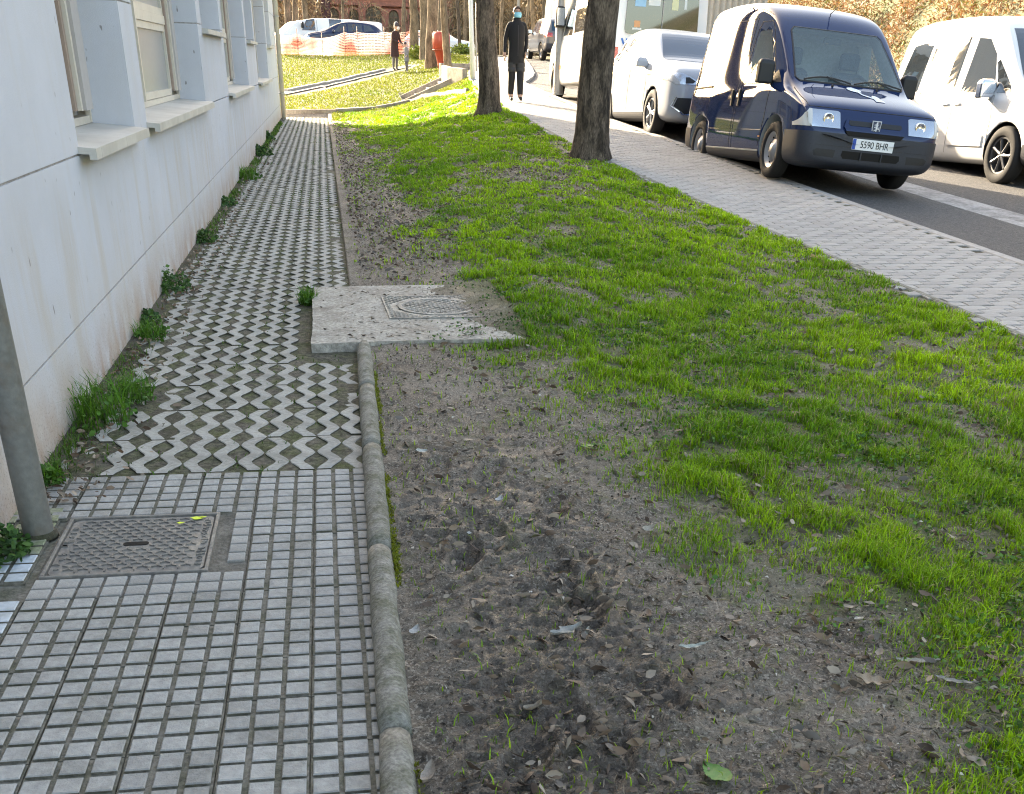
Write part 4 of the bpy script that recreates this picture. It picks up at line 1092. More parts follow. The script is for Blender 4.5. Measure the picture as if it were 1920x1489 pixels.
for xx in (-.28, .30):
    p_, n_ = van.hit(xx, -.10, 'z', 1); q = MB(); q.box((p_.x, p_.y, p_.z + .01), (.02, .03, .022), bev=.006); q.obj('wash_jet', M_BLK, van.root)
# windscreen, cab windows
SCR = [(-.665, 1.165), (.665, 1.165), (.70, 1.20), (.60, 1.70), (.56, 1.735), (-.56, 1.735), (-.60, 1.70), (-.70, 1.20)]
van.seam(SCR + [SCR[0]], 'y', -1, .013, 'windscreen_seal', M_BLK)
bpy.data.objects[-1] if False else None
van.patch('windscreen', SCR, 'y', -1, M_SCREEN, .007, 0, lim=lambda c: c.y > -.12 and c.y < 1.1)
SIDE = [(.52, 1.135), (1.30, 1.135), (1.315, 1.16), (1.30, 1.68), (1.27, 1.705), (1.0, 1.705), (.93, 1.665), (.50, 1.25)]
SQ = [(.16, 1.135), (.46, 1.135), (.455, 1.22), (.38, 1.27)]
for sg in (-1, 1):
    van.patch('door_window', SIDE, 'x', sg, M_SIDEGL, .004, 0)
    van.patch('quarter_trim', SQ, 'x', sg, M_BLK, .005, .01)
# cut the cab hollow behind its glass
q = MB(); q.add([(x, -.35, z) for x, z in SCR] + [(x, 1.25, z) for x, z in SCR], [tuple(range(8)), tuple(reversed(range(8, 16)))] + [(i, (i + 1) % 8, 8 + (i + 1) % 8, 8 + i) for i in range(8)])
def shrink(poly_, k):
    c0 = sum(p[0] for p in poly_) / len(poly_); c1 = sum(p[1] for p in poly_) / len(poly_)
    return [(c0 + (p[0] - c0) * k, c1 + (p[1] - c1) * k) for p in poly_]
for i in range(len(q.v)):
    x, y, z = q.v[i]
    q.v[i] = (x * .985, y, vz(1.45 + (z - 1.45) * .985))
    if y < 0: q.v[i] = (q.v[i][0], -.05 if z < 1.3 else .25, q.v[i][2])
van.cut(q)
S2 = [(a, vz(b)) for a, b in shrink(SIDE, .975)]
q = MB(); n = len(S2); q.add([(-1.2, y, z) for y, z in S2] + [(1.2, y, z) for y, z in S2], [tuple(range(n)), tuple(reversed(range(n, 2 * n)))] + [(i, (i + 1) % n, n + (i + 1) % n, n + i) for i in range(n)]); van.cut(q)
q = MB(); vs = []
for yy, k in ((.38, .0), (1.36, 1.0)):
    for (x, z) in ((-.74, .62), (.74, .62), (.70, 1.12), (.50 + .10 * k, 1.40 + .24 * k), (-.50 - .10 * k, 1.40 + .24 * k), (-.70, 1.12)): vs.append((x, yy, z))
q.add(vs, [(5, 4, 3, 2, 1, 0), (6, 7, 8, 9, 10, 11)] + [(i, (i + 1) % 6, 6 + (i + 1) % 6, 6 + i) for i in range(6)]); van.cut(q)
van.arches((0.0, 2.82), .375, VW, .33)
van.finish()
van.body.data.materials[1] = M_INTER
# cab interior
for sg in (-1, 1):
    q = MB(); q.box((sg * .40, 1.02, .98), (.46, .14, .62), bev=.05); st_ = q.obj('seat', M_SEAT, van.root); st_.modifiers.new('b', 'BEVEL').width = .04
    q = MB(); q.box((sg * .40, 1.04, 1.42), (.26, .10, .20), bev=.03); q.obj('headrest', M_SEAT, st_).modifiers.new('b', 'BEVEL').width = .03
q = MB(); q.box((0, .30, .90), (1.44, .46, .24), bev=.06); q.obj('dashboard', M_PLAS, van.root).modifiers.new('b', 'BEVEL').width = .05
q = MB(); 
ws = [(.38 + .19 * cos(a), .56 + .07 * sin(a), 1.05 + .17 * sin(a)) for a in np.linspace(0, 2 * pi, 25)]
q.tube(ws, .014, 6, cap=False); q.tube([(.38, .50, 1.01), (.38, .57, 1.05)], .05, 8); q.obj('steering_wheel', M_BLK, van.root, True)
q = MB(); q.box((.0, .80, 1.60), (.22, .03, .07), bev=.01); q.obj('rear_view_mirror', M_BLK, van.root)
# wipers
for (x0, x1, zz) in ((-.62, -.02, 1.165), (.02, .66, 1.165)):
    pts = []
    for t in np.linspace(0, 1, 9):
        p_, n_ = van.hit(x0 + (x1 - x0) * t, zz + .045 * math.sin(t * pi) , 'y', -1); pts.append(p_ + n_ * .022)
    q = MB(); q.tube(pts, .010, 5); wb = q.obj('wiper', M_BLK, van.root)
    q = MB(); q.tube([pts[8] + Vector((0, -.02, -.05)), pts[4] + Vector((0, -.008, .008))], .009, 5); q.obj('wiper_arm', M_BLK, wb)
# doors
for sg in (-1, 1):
    van.seam([(1.40, .36), (1.43, .7), (1.42, 1.1), (1.35, 1.72), (1.28, 1.775), (1.0, 1.77), (.90, 1.72), (.46, 1.26), (.36, 1.10), (.36, .74), (.44, .40)], 'x', sg, .005, 'door_gap')
    van.seam([(1.50, .36), (1.52, 1.1), (1.46, 1.80)], 'x', sg, .0045, 'sliding_door_gap'); van.seam([(2.56, .66), (2.57, 1.1), (2.50, 1.80)], 'x', sg, .0045, 'sliding_door_gap'); van.seam([(1.46, 1.80), (2.50, 1.80)], 'x', sg, .0045, 'sliding_door_gap')
    van.seam([(2.57, 1.135), (3.40, 1.125)], 'x', sg, .014, 'slide_rail', M_BLK, off=.002)
    van.seam([(.36, .60), (1.43, .60), (2.40, .60)], 'x', sg, .004, 'flank_crease', P_BLUE)
    for yy in (1.34, 1.60):
        p_, n_ = van.hit(yy, .98, 'x', sg); q = MB(); q.box((p_.x + sg * .012, p_.y, p_.z), (.03, .05, .20), bev=.01); q.obj('door_handle', M_BLK, van.root)
    mirror(van, sg * .86, .42, 1.17, sg, M_BLK, (.20, .12, .27))
    p_, n_ = van.hit(.40, .52, 'x', sg); q = MB(); q.box((p_.x + sg * .004, p_.y + .02, p_.z), (.008, .05, .02)); q.obj('side_repeater', M_ORANGE, van.root)
p_, n_ = van.hit(0, 1.0, 'z', 1); q = MB(); q.tube([p_ + Vector((0, 0, -.01)), p_ + Vector((0, .02, .03)), p_ + Vector((.0, -.16, .09))], .006, 5); q.obj('aerial', M_BLK, van.root)
wm = wheel_meshes(.315, .19, M_RIM, 'steel')
add_wheels(van, wm, [(-.80, 0), (.80, 0), (-.80, 2.82), (.80, 2.82)], .315)

def simple_features(c, W, win, glass=M_GLASS, screen=None, rear=None, smat=None, rmat=None):
    for sg in (-1, 1):
        for w_ in win: c.patch('side_window', w_, 'x', sg, glass, .004, .008)
    if screen: c.patch('windscreen', screen[0], 'y', -1, smat or glass, .004, .008, lim=screen[1])
    if rear: c.patch('rear_window', rear[0], 'y', 1, rmat or glass, .004, .008, lim=rear[1])

# ---------------------------------------------------------------- silver crossover behind the blue van
cr = Car('crossover_car', 'silver crossover car facing the camera between the blue van and the minibus', [
    (-.93, .36, .55, .58, .50, .66), (-.90, .30, .70, .66, .64, .76), (-.84, .24, .82, .76, .76, .87), (-.72, .22, .885, .84, .80, .965), (-.45, .21, .915, .92, .80, 1.02), (.15, .21, .92, .98, .76, 1.09), (.35, .21, .92, .99, .74, 1.18), (.80, .21, .92, 1.0, .66, 1.43), (1.10, .21, .92, 1.0, .62, 1.555),
    (1.6, .21, .92, 1.01, .61, 1.62), (2.3, .21, .92, 1.02, .60, 1.62), (2.9, .23, .91, 1.03, .585, 1.57), (3.25, .27, .89, 1.03, .56, 1.45), (3.45, .34, .85, 1.0, .56, 1.20), (3.52, .42, .76, .92, .52, 1.02)],
    (6.27, 18.85, .41), (-.042, .06, .035), P_SILV, 'car', zm=lambda z: z if z < .6 else .6 + (z - .6) * 1.09)
simple_features(cr, .92, [[(.62, 1.05), (1.35, 1.06), (1.37, 1.48), (1.15, 1.46), (.85, 1.31)], [(1.42, 1.06), (2.25, 1.08), (2.25, 1.50), (1.42, 1.50)], [(2.32, 1.09), (2.95, 1.16), (2.75, 1.44), (2.32, 1.49)]],
    M_GLASS, ([(-.70, 1.10), (.70, 1.10), (.70, 1.13), (.55, 1.49), (.5, 1.51), (-.5, 1.51), (-.55, 1.49), (-.70, 1.13)], lambda p: .0 < p.y < 1.4), None, M_GLASSB)
for sg in (-1, 1):
    hl = cr.patch('headlamp', [(sg * .46, .80), (sg * .50, .745), (sg * .80, .735), (sg * .90, .80), (sg * .90, .88), (sg * .72, .89)], 'y', -1, M_LAMP, .006, .02, lim=lambda p: p.y < -.1, nmin=.03)
    cr.patch('lamp_mask', [(sg * .50, .79), (sg * .54, .76), (sg * .66, .755), (sg * .66, .83), (sg * .6, .835)], 'y', -1, M_BLK, .009, .01, hl, nmin=.03)
    cr.patch('fog_grille', [(sg * .44, .36), (sg * .62, .34), (sg * .80, .44), (sg * .76, .56), (sg * .50, .57)], 'y', -1, M_BLK, .006, .02, nmin=.05)
    cr.seam([(sg * .44, .35), (sg * .64, .33), (sg * .83, .44), (sg * .78, .57)], 'y', -1, .014, 'fog_trim', M_CHROME, off=.006)
    cr.patch('lower_cladding', [(.42, .1), (2.25, .1), (2.25, .36), (.42, .36)], 'x', sg, M_PLAS, .008, .02)
    cr.seam([(.45, .38), (.40, .8), (.52, 1.03), (1.385, 1.05), (1.40, .40)], 'x', sg, .0045, 'door_gap'); cr.seam([(1.40, .40), (1.40, 1.05), (2.28, 1.07), (2.36, .8), (2.2, .45)], 'x', sg, .0045, 'door_gap')
    mirror(cr, sg * .86, .60, 1.10, sg, P_SILV, (.20, .14, .15), M_BLK)
cr.patch('grille', [(-.42, .62), (.42, .62), (.44, .70), (.40, .80), (-.40, .80), (-.44, .70)], 'y', -1, M_BLK, .006, .02)
cr.patch('lower_intake', [(-.40, .34), (.40, .34), (.40, .50), (-.40, .50)], 'y', -1, M_BLK, .006, .02)
cr.plate(-.9, .56, '')
cr.arches((0, 2.62), .385, .92, .35); cr.finish()
wm2 = wheel_meshes(.345, .20, M_RIM, 'twin', 5)
add_wheels(cr, wm2, [(-.82, 0), (.82, 0), (-.82, 2.62), (.82, 2.62)], .345)
q = MB(); q.box((-.05, .62, 1.42), (.18, .02, .06)); 

# ---------------------------------------------------------------- white minibus, its rear towards the camera
mb = Car('minibus', 'tall white minibus seen from behind with notices in its dark rear window', [
    (-.95, .35, .80, .8, .72, .95), (-.90, .28, .93, .98, .84, 1.08), (-.6, .24, .98, 1.1, .90, 1.22), (-.2, .22, .99, 1.12, .88, 1.45), (.35, .22, 1.0, 1.14, .80, 2.25), (.75, .22, 1.0, 1.14, .78, 2.55), (1.4, .22, 1.0, 1.14, .80, 2.62, .06),
    (3.0, .22, 1.0, 1.14, .80, 2.62, .08), (4.3, .22, 1.0, 1.14, .80, 2.62, .08), (4.66, .24, 1.0, 1.14, .80, 2.60, .08), (4.74, .27, .985, 1.14, .78, 2.57, .08), (4.775, .32, .93, 1.12, .72, 2.5, .06)],
    (6.42, 27.45, .76), (.036, -.02, pi + .03), P_WHITE, 'minibus')
M_BUSGL = mat('bus_glass', (.018, .016, .012), .03, spec=.9, coat=1.0)
p_, n_ = mb.hit(.5, 1.6, 'y', 1); q = MB(); q.prism([(-.74, 1.16), (-.72, 1.10), (-.66, 1.08), (.66, 1.08), (.72, 1.10), (.74, 1.16), (.70, 2.16), (.64, 2.22), (-.64, 2.22), (-.70, 2.16)], 0, .02, fn=lambda x, y, z: (x, p_.y + .004 + z, y)); rw = q.obj('rear_window', M_BUSGL, mb.root)
M_PAPER = mat('paper', (.72, .73, .68), .8); M_PAPERB = mat('blue_paper', (.30, .52, .68), .7); M_PAPERY = mat('yellow_paper', (.72, .70, .42), .8)
for (x, z, w_, h_, m_) in ((.46, 1.66, .22, .24, M_PAPERB), (.18, 1.64, .24, .15, M_PAPER), (-.24, 1.60, .13, .18, M_PAPERY), (-.45, 1.62, .05, .18, M_PAPER), (.50, 1.25, .12, .11, M_ORANGE), (.50, 1.17, .18, .03, M_PAPER)):
    q = MB(); q.box((x, p_.y + .028, z), (w_, .004, h_)); q.obj('notice', m_, rw)
mb.seam([(0, 1.08), (0, 2.22)], 'y', 1, .010, 'rear_door_gap', M_GALV, off=.028); mb.seam([(-.0, .4), (0, 1.24)], 'y', 1, .006, 'rear_door_gap')
p_, n_ = mb.hit(.70, .92, 'y', 1)
q = MB(); 
for poly_ in ([(.80, 1.0), (.76, 1.0), (.68, .82), (.72, .82)], [(.70, 1.01), (.66, .99), (.62, .84), (.66, .84)], [(.75, .94), (.62, .90), (.62, .86), (.73, .89)]):
    q.prism([(x, z) for x, z in poly_], 0, .004, fn=lambda x, z, d: (x, p_.y + .006 + d, z))
q.obj('blue_logo', mat('logo_blue', (.04, .16, .50), .5), mb.root)
for sg in (-1, 1):
    mb.patch('tail_lamp', [(sg * .84, .55), (sg * .97, .55), (sg * .97, .85), (sg * .84, .85)], 'y', 1, M_TAIL, .006, .02, nmin=.03)
    mb.patch('rear_bumper', [(-1.1, .1), (1.1, .1), (1.1, .52), (-1.1, .52)], 'y', 1, M_PLAS, .012, .03, lim=lambda p: p.y > 4.3, nmin=.02) if sg > 0 else None
    for w_ in ([(.55, 1.25), (1.45, 1.22), (1.45, 2.0), (.95, 2.0)], [(1.6, 1.25), (3.0, 1.25), (3.0, 2.05), (1.6, 2.05)], [(3.1, 1.25), (4.45, 1.25), (4.45, 2.05), (3.1, 2.05)]):
        mb.patch('side_window', w_, 'x', sg, M_GLASS, .004, .01)
    mirror(mb, sg * .95, .55, 1.62, sg, M_BLK, (.22, .14, .42))
    for yy in (.55, 3.9):
        p_, n_ = mb.hit(yy, .62, 'x', sg); q = MB(); q.box((p_.x + sg * .004, p_.y, p_.z), (.01, .16, .08)); q.obj('side_marker', M_ORANGE, mb.root)
mb.patch('windscreen', [(-.8, 1.35), (.8, 1.35), (.72, 2.2), (-.72, 2.2)], 'y', -1, M_GLASS, .004, .01)
mb.arches((0, 3.4), .42, 1.0, .36); mb.finish()
wm3 = wheel_meshes(.355, .22, M_RIMD, 'steel')
add_wheels(mb, wm3, [(-.90, 0), (.90, 0), (-.90, 3.4), (.90, 3.4)], .355)

# ---------------------------------------------------------------- white delivery van at the right edge
wv_ = Car('delivery_van', 'white small van with chrome-backed mirror at the right edge of the road', [
    (-.95, .34, .60, .62, .55, .72), (-.92, .28, .76, .72, .70, .84), (-.85, .24, .86, .82, .80, .95), (-.65, .22, .91, .93, .82, 1.06), (-.1, .21, .925, 1.02, .80, 1.15), (.12, .21, .93, 1.04, .78, 1.24), (.55, .21, .93, 1.05, .72, 1.56), (.80, .21, .93, 1.05, .69, 1.73),
    (1.05, .21, .93, 1.05, .68, 1.80), (1.7, .21, .93, 1.05, .68, 1.85, .02), (2.7, .21, .93, 1.05, .68, 1.85, .03), (3.2, .23, .93, 1.05, .67, 1.82, .03), (3.40, .27, .91, 1.05, .65, 1.74, .02), (3.46, .34, .83, 1.02, .60, 1.62)],
    (10.02, 14.35, .165), (-.042, .0, .03), P_WHITE, 'van', zm=lambda z: z if z < 1.05 else 1.05 + (z - 1.05) * 1.36)
simple_features(wv_, .93, [[(.50, 1.10), (1.32, 1.10), (1.32, 1.62), (1.05, 1.60), (.80, 1.46)], [(1.52, 1.12), (2.42, 1.12), (2.36, 1.64), (1.52, 1.64)], [(2.52, 1.14), (3.16, 1.16), (3.02, 1.60), (2.46, 1.64)]],
    M_GLASS, ([(-.74, 1.17), (.74, 1.17), (.74, 1.21), (.60, 1.68), (-.60, 1.68), (-.74, 1.21)], lambda p: -.1 < p.y < 1.2), None, M_GLASS)
for sg in (-1, 1):
    wv_.patch('quarter_window', [(.16, 1.10), (.44, 1.10), (.70, 1.38), (.66, 1.40), (.22, 1.16)], 'x', sg, M_GLASS, .005, .01)
    wv_.patch('headlamp', [(sg * .50, .80), (sg * .88, .78), (sg * .90, .92), (sg * .80, 1.0), (sg * .56, .92)], 'y', -1, M_LAMP, .006, .02, nmin=.03, lim=lambda p: p.y < -.2)
    wv_.patch('rub_strip', [(.50, .46), (1.36, .46), (1.36, .60), (.50, .60)], 'x', sg, P_WHITE, .018, .02)
    wv_.seam([(.42, .36), (.40, .8), (.46, 1.08), (1.40, 1.08), (1.42, .36)], 'x', sg, .005, 'door_gap', mat('pale_seam', (.35, .33, .30), .7)); wv_.seam([(1.40, 1.08), (1.36, 1.70)], 'x', sg, .005, 'door_gap', MATS['pale_seam'])
    for yy in (1.30, 1.60):
        p_, n_ = wv_.hit(yy, 1.0, 'x', sg); q = MB(); q.box((p_.x + sg * .015, p_.y, p_.z), (.03, .17, .03), bev=.01); q.obj('door_handle', P_WHITE, wv_.root)
    mirror(wv_, sg * .88, .55, 1.17, sg, M_CHROME, (.24, .14, .24), M_BLK)
    wv_.patch('lower_bumper', [(-1.0, .1), (-.42, .1), (-.42, .50), (-1.0, .50)], 'x', sg, M_PLAS, .008, .02, nmin=.0)
wv_.patch('front_bumper', [(-1, .1), (1, .1), (1, .5), (-1, .5)], 'y', -1, M_PLAS, .008, .02, lim=lambda p: p.y < -.5)
wv_.patch('roof_aerial_base', [(-.03, 1.2), (.03, 1.2), (.03, 1.3), (-.03, 1.3)], 'z', 1, M_BLK, .02, .02)
wv_.arches((0, 2.75), .43, .93, .34); wv_.finish()
wm4 = wheel_meshes(.36, .21, M_RIMD, 'alloy', 7)
add_wheels(wv_, wm4, [(-.84, 0), (.84, 0), (-.84, 2.75), (.84, 2.75)], .36, steer=.0)

# ---------------------------------------------------------------- grey off-roader driving away, far up the road
Ps = px_Y(1037, 112, 57.0)
su = Car('off_roader', 'silver-grey off-road car seen from behind far up the road', [
    (-.9, .5, .7, .8, .6, .95), (-.85, .4, .85, .95, .78, 1.05), (-.5, .35, .92, 1.02, .80, 1.14), (.2, .32, .93, 1.08, .78, 1.18), (.8, .32, .93, 1.10, .66, 1.70), (1.2, .32, .93, 1.12, .66, 1.80), (2.4, .32, .93, 1.12, .67, 1.82), (3.2, .34, .93, 1.12, .66, 1.78), (3.5, .40, .92, 1.12, .64, 1.62), (3.66, .46, .90, 1.08, .72, 1.14), (3.70, .52, .85, 1.02, .68, 1.08)],
    (Ps[0] + .1, Ps[1] + 2.9, Ps[2] - .05), (0, 0, pi + .08), P_GREY, 'car')
simple_features(su, .93, [[(.6, 1.18), (1.4, 1.18), (1.4, 1.62), (1.0, 1.62)], [(1.5, 1.18), (2.4, 1.18), (2.4, 1.65), (1.5, 1.65)], [(2.5, 1.18), (3.2, 1.2), (3.1, 1.6), (2.5, 1.65)]], M_GLASS, None, ([(-.66, 1.24), (.66, 1.24), (.60, 1.62), (-.60, 1.62)], None), None, M_GLASSB)
for sg in (-1, 1):
    su.patch('tail_lamp', [(sg * .62, .98), (sg * .92, .98), (sg * .90, 1.16), (sg * .62, 1.16)], 'y', 1, M_TAIL, .008, .02, nmin=.0, lim=lambda p: p.y > 3.3)
    q = MB(); q.box((sg * .30, 3.30, 1.38), (.30, .10, .34), bev=.06); q.obj('rear_seat', M_SEAT, su.root)
    mirror(su, sg * .88, .75, 1.25, sg, P_GREY, (.2, .12, .16))
su.patch('rear_bumper', [(-1, .3), (1, .3), (1, .72), (-1, .72)], 'y', 1, M_PLAS, .02, .03, nmin=.0, lim=lambda p: p.y > 3.2)
su.plate(3.7, .86, '', .5, 1)
su.arches((0, 2.65), .42, .93, .38); su.finish()
wm5 = wheel_meshes(.38, .24, M_RIMD, 'steel'); add_wheels(su, wm5, [(-.80, 0), (.80, 0), (-.80, 2.65), (.80, 2.65)], .38)

# white camper beyond it, lettering over its cab
Pc = px_Y(1068, 105, 66.0)
def box_van(name, label, loc, rz, paint, L_=5.0, Hh=2.4, W_=1.0, cat='van', group=None, rot=None):
    c = Car(name, label, [(-.9, .4, .75, .8, .6, .95), (-.85, .32, .9, .95, .8, 1.08), (-.4, .28, W_ * .98, 1.1, .85, 1.25), (.1, .26, W_, 1.15, .8, 1.7), (.6, .26, W_, 1.2, .8, Hh - .12), (1.0, .26, W_, 1.2, .84, Hh), (L_ * .5, .26, W_, 1.2, .86, Hh, .05), (L_ - 1.2, .26, W_, 1.2, .86, Hh, .05), (L_ - .98, .3, W_ * .97, 1.2, .8, Hh - .06), (L_ - .93, .36, W_ * .9, 1.18, .75, Hh - .15)],
            loc, rot or (0, 0, rz), paint, cat, group)
    simple_features(c, W_, [[(.35, 1.25), (1.1, 1.25), (1.1, 1.9), (.75, 1.9)], [(1.9, 1.45), (2.6, 1.45), (2.6, 1.9), (1.9, 1.9)]], M_GLASS, ([(-.72, 1.3), (.72, 1.3), (.66, 2.05), (-.66, 2.05)], None))
    for sg in (-1, 1):
        c.patch('headlamp', [(sg * .55, .75), (sg * .88, .75), (sg * .88, .98), (sg * .55, .95)], 'y', -1, M_LAMP, .008, .02, nmin=.0)
        c.patch('tail_lamp', [(sg * .75, .8), (sg * .96, .8), (sg * .95, 1.2), (sg * .75, 1.2)], 'y', 1, M_TAIL, .008, .02, nmin=.0)
        mirror(c, sg * .95, .35, 1.5, sg, M_BLK, (.2, .12, .3))
    c.patch('bumper', [(-1.1, .2), (1.1, .2), (1.1, .58), (-1.1, .58)], 'y', -1, M_PLAS, .01, .02, nmin=.0)
    c.seam([(1.2, .4), (1.2, 2.0)], 'x', 1, .008, 'door_gap'); c.seam([(1.2, .4), (1.2, 2.0)], 'x', -1, .008, 'door_gap'); c.seam([(2.7, .4), (2.7, 2.0)], 'x', 1, .008, 'door_gap')
    c.arches((0, L_ - 2.0), .42, W_, .36); c.finish(); add_wheels(c, wm3, [(-W_ + .1, 0), (W_ - .1, 0), (-W_ + .1, L_ - 2.0), (W_ - .1, L_ - 2.0)], .355); return c
cv = box_van('camper_van', 'white high-roofed camper van with lettering above its windscreen, far up the road', (Pc[0] + .55, Pc[1], Pc[2] - .0), .05, P_WHITE, 6.0, 3.0)
tm = text_mesh('CASE', .34, .01, mat('letter_grey', (.28, .30, .34), .6), 'lettering')
p_, n_ = cv.hit(0, 2.6, 'y', -1)
inst('lettering', tm, cv.root, (-.1, p_.y - .05, 2.58), (radians(72), 0, 0), (1.2, 1, 1))

# ---------------------------------------------------------------- cars behind the plastic barrier
def hatch(name, label, loc, rz, paint, sc=1.0, group=None):
    c = Car(name, label, [(-.85, .4, .6, .6, .5, .68), (-.8, .3, .76, .7, .68, .8), (-.6, .24, .84, .82, .74, .92), (0, .22, .87, .9, .72, 1.0), (.25, .22, .87, .92, .70, 1.06), (.9, .22, .87, .95, .58, 1.40), (1.4, .22, .87, .96, .57, 1.47), (2.2, .22, .87, .97, .56, 1.45), (2.8, .24, .86, .97, .54, 1.36), (3.15, .3, .84, .95, .52, 1.08), (3.25, .38, .76, .88, .5, .95)],
            loc, (0, 0, rz), paint, 'car', group)
    simple_features(c, .87, [[(.62, .99), (1.3, 1.0), (1.3, 1.34), (1.0, 1.32)], [(1.38, 1.0), (2.1, 1.01), (2.1, 1.35), (1.38, 1.36)], [(2.18, 1.02), (2.7, 1.06), (2.5, 1.3), (2.18, 1.34)]], M_GLASS,
        ([(-.66, 1.04), (.66, 1.04), (.52, 1.36), (-.52, 1.36)], lambda p: p.y < 1.2), ([(-.56, 1.08), (.56, 1.08), (.48, 1.34), (-.48, 1.34)], None), M_GLASSB)
    for sg in (-1, 1):
        c.patch('headlamp', [(sg * .5, .66), (sg * .82, .66), (sg * .8, .80), (sg * .5, .76)], 'y', -1, M_LAMP, .006, .02, nmin=0); c.patch('tail_lamp', [(sg * .55, .75), (sg * .82, .75), (sg * .8, .95), (sg * .55, .95)], 'y', 1, M_TAIL, .006, .02, nmin=0)
        mirror(c, sg * .82, .62, 1.02, sg, paint, (.18, .1, .12))
    c.arches((0, 2.5), .35, .87, .31); c.finish(); add_wheels(c, wm2, [(-.76, 0), (.76, 0), (-.76, 2.5), (.76, 2.5)], .345); return c
def gz(x, y): return float(HG(x, y)) + .015
def back(px_, Y_): P_ = px_Y(px_, 100, Y_); return (P_[0], P_[1], gz(P_[0], P_[1]))
GB = 'vehicles parked behind the barrier'
box_van('camper_van', 'white camper van behind the left end of the plastic barrier', back(548, 66.5), -1.25, P_WHITE, 4.8, 1.85, group=GB)
hatch('parked_car', 'dark blue car roof showing over the dip in the plastic barrier', back(602, 62.4), -1.5, P_DKBL, group=GB)
hatch('parked_car', 'white car with sloping bonnet half hidden behind the barrier', back(700, 65.0), 1.2, P_WHITE, group=GB)
hatch('parked_car', 'red car seen only through the barrier netting', back(655, 70.0), 1.5, P_RED, group=GB)
box_van('delivery_van', 'low white van roof behind the dark blue car', back(600, 75.0), -1.5, P_WHITE, 4.8, 2.0, group=GB)
hatch('parked_car', 'white car with blue windows left of the white lamp post', back(862, 70.0), 1.25, P_WHITE, group=GB)

# ================================================================ street furniture and the far lawn
# grey steel lamp post at the kerb, in front of the minibus
P_ = px_Y(1046, 179, 27.1)
lp = empty('lamp_post', (P_[0], P_[1], float(side(P_[1]))), label='grey steel post with a lower door on the pavement, left of the minibus', cat='lamp post')
q = MB(); q.lathe([(.001, 0), (.115, 0), (.115, .02), (.110, 1.35), (.100, 1.37), (.098, 1.40), (.085, 6.0), (.001, 6.0)], 20); q.obj('shaft', M_GALV, lp, True)
q = MB(); q.box((0, -.112, .75), (.09, .012, .34), bev=.004); q.obj('service_door', M_GALV, lp)
q = MB(); q.lathe([(.112, 1.345), (.118, 1.35), (.118, 1.372), (.101, 1.378)], 20); q.obj('collar', M_GALV, lp)
q = MB(); q.box((0, 0, .006), (.34, .34, .012), bev=.004); q.obj('base_plate', M_GALV, lp)
M_WHT = mat('white_enamel', (.72, .72, .70), .4, var=.05)
P_ = px_Y(887, 153, 33.5)
lp2 = empty('lamp_post', (P_[0], P_[1], float(side(P_[1])) - .02), label='slim white lamp post by the low wall at the pavement edge', cat='lamp post')
q = MB(); q.tube([(0, 0, 0), (-.06, 0, 1.5), (-.16, 0, 5.5)], [.075, .062, .05], 16); q.obj('shaft', M_WHT, lp2, True)
q = MB(); q.lathe([(.001, 0), (.10, 0), (.10, .03), (.078, .05)], 16); q.obj('foot', M_GALV, lp2)
P_ = px_Y(903, 110, 44.0); 
sgn_ = empty('round_sign', (px_Y(893, 150, 40.0)[0], 40.0, float(side(40.0))), label='round red road sign on a pole half hidden by the dark trunk', cat='road sign')
q = MB(); q.tube([(0.0, 0, 0), (0, 0, 2.7)], .03, 10); q.obj('pole', M_GALV, sgn_, True)
q = MB(); q.lathe([(.001, -.012), (.30, -.012), (.30, .012), (.001, .012)], 28, 'y', (0.05, -.05, 2.42)); dsc = q.obj('disc', mat('sign_red', (.55, .02, .03), .45), sgn_)
q = MB(); q.box((.05, -.068, 2.42), (.36, .004, .09)); q.obj('bar', M_WHT, dsc)
# red litter bin
P_ = px_Y(828, 131, 47.5)
bn = empty('litter_bin', (P_[0], P_[1], P_[2]), label='tall orange-red tapered litter bin among the trees', cat='litter bin')
M_BIN = mat('red_plastic', (.36, .05, .025), .45, var=.08)
q = MB(); q.lathe([(.001, 0), (.15, 0), (.17, .25), (.27, .62), (.33, .68)], 20); q.obj('base', M_BIN, bn, True)
q = MB(); q.lathe([(.33, .69), (.345, .70), (.345, 1.22), (.31, 1.30), (.001, 1.33)], 20); q.obj('drum', M_BIN, bn, True)
q = MB(); q.lathe([(.347, .675), (.352, .68), (.352, .70), (.347, .705)], 20); q.obj('band', mat('bin_band', (.33, .05, .02), .5), bn)
# low walls and planter by the steps
M_OLDC = mat('old_concrete', (.33, .29, .24), .9, var=.22, nscale=3, col2=(.19, .16, .13), bump=.5, bscale=25)
def wall_run(name, pts, h, w_, label, m_=M_OLDC, seg=1.2, piece='coping_stone', zf=None):
    e = empty(name, (pts[0][0], pts[0][1], 0), label=label, cat='low wall')
    for (x0, y0), (x1, y1) in zip(pts[:-1], pts[1:]):
        L_ = math.hypot(x1 - x0, y1 - y0); n = max(1, int(L_ / seg)); a = math.atan2(y1 - y0, x1 - x0)
        for i in range(n):
            t = (i + .5) / n; x, y = x0 + (x1 - x0) * t, y0 + (y1 - y0) * t; gf = zf or (lambda a_, b_: float(HG(a_, b_))); z = gf(x, y); hx, hy = (x1 - x0) / n * .5, (y1 - y0) / n * .5; pit = math.atan2(gf(x + hx, y + hy) - gf(x - hx, y - hy), L_ / n)
            q = MB(); q.box((0, 0, h / 2 - .1), (L_ / n - .012, w_, h + .2), bev=.012); o = q.obj(piece, m_, e); o.location = (x - pts[0][0], y - pts[0][1], z + R.uniform(-.006, .006)); o.rotation_euler = (0, -pit, a)
    return e
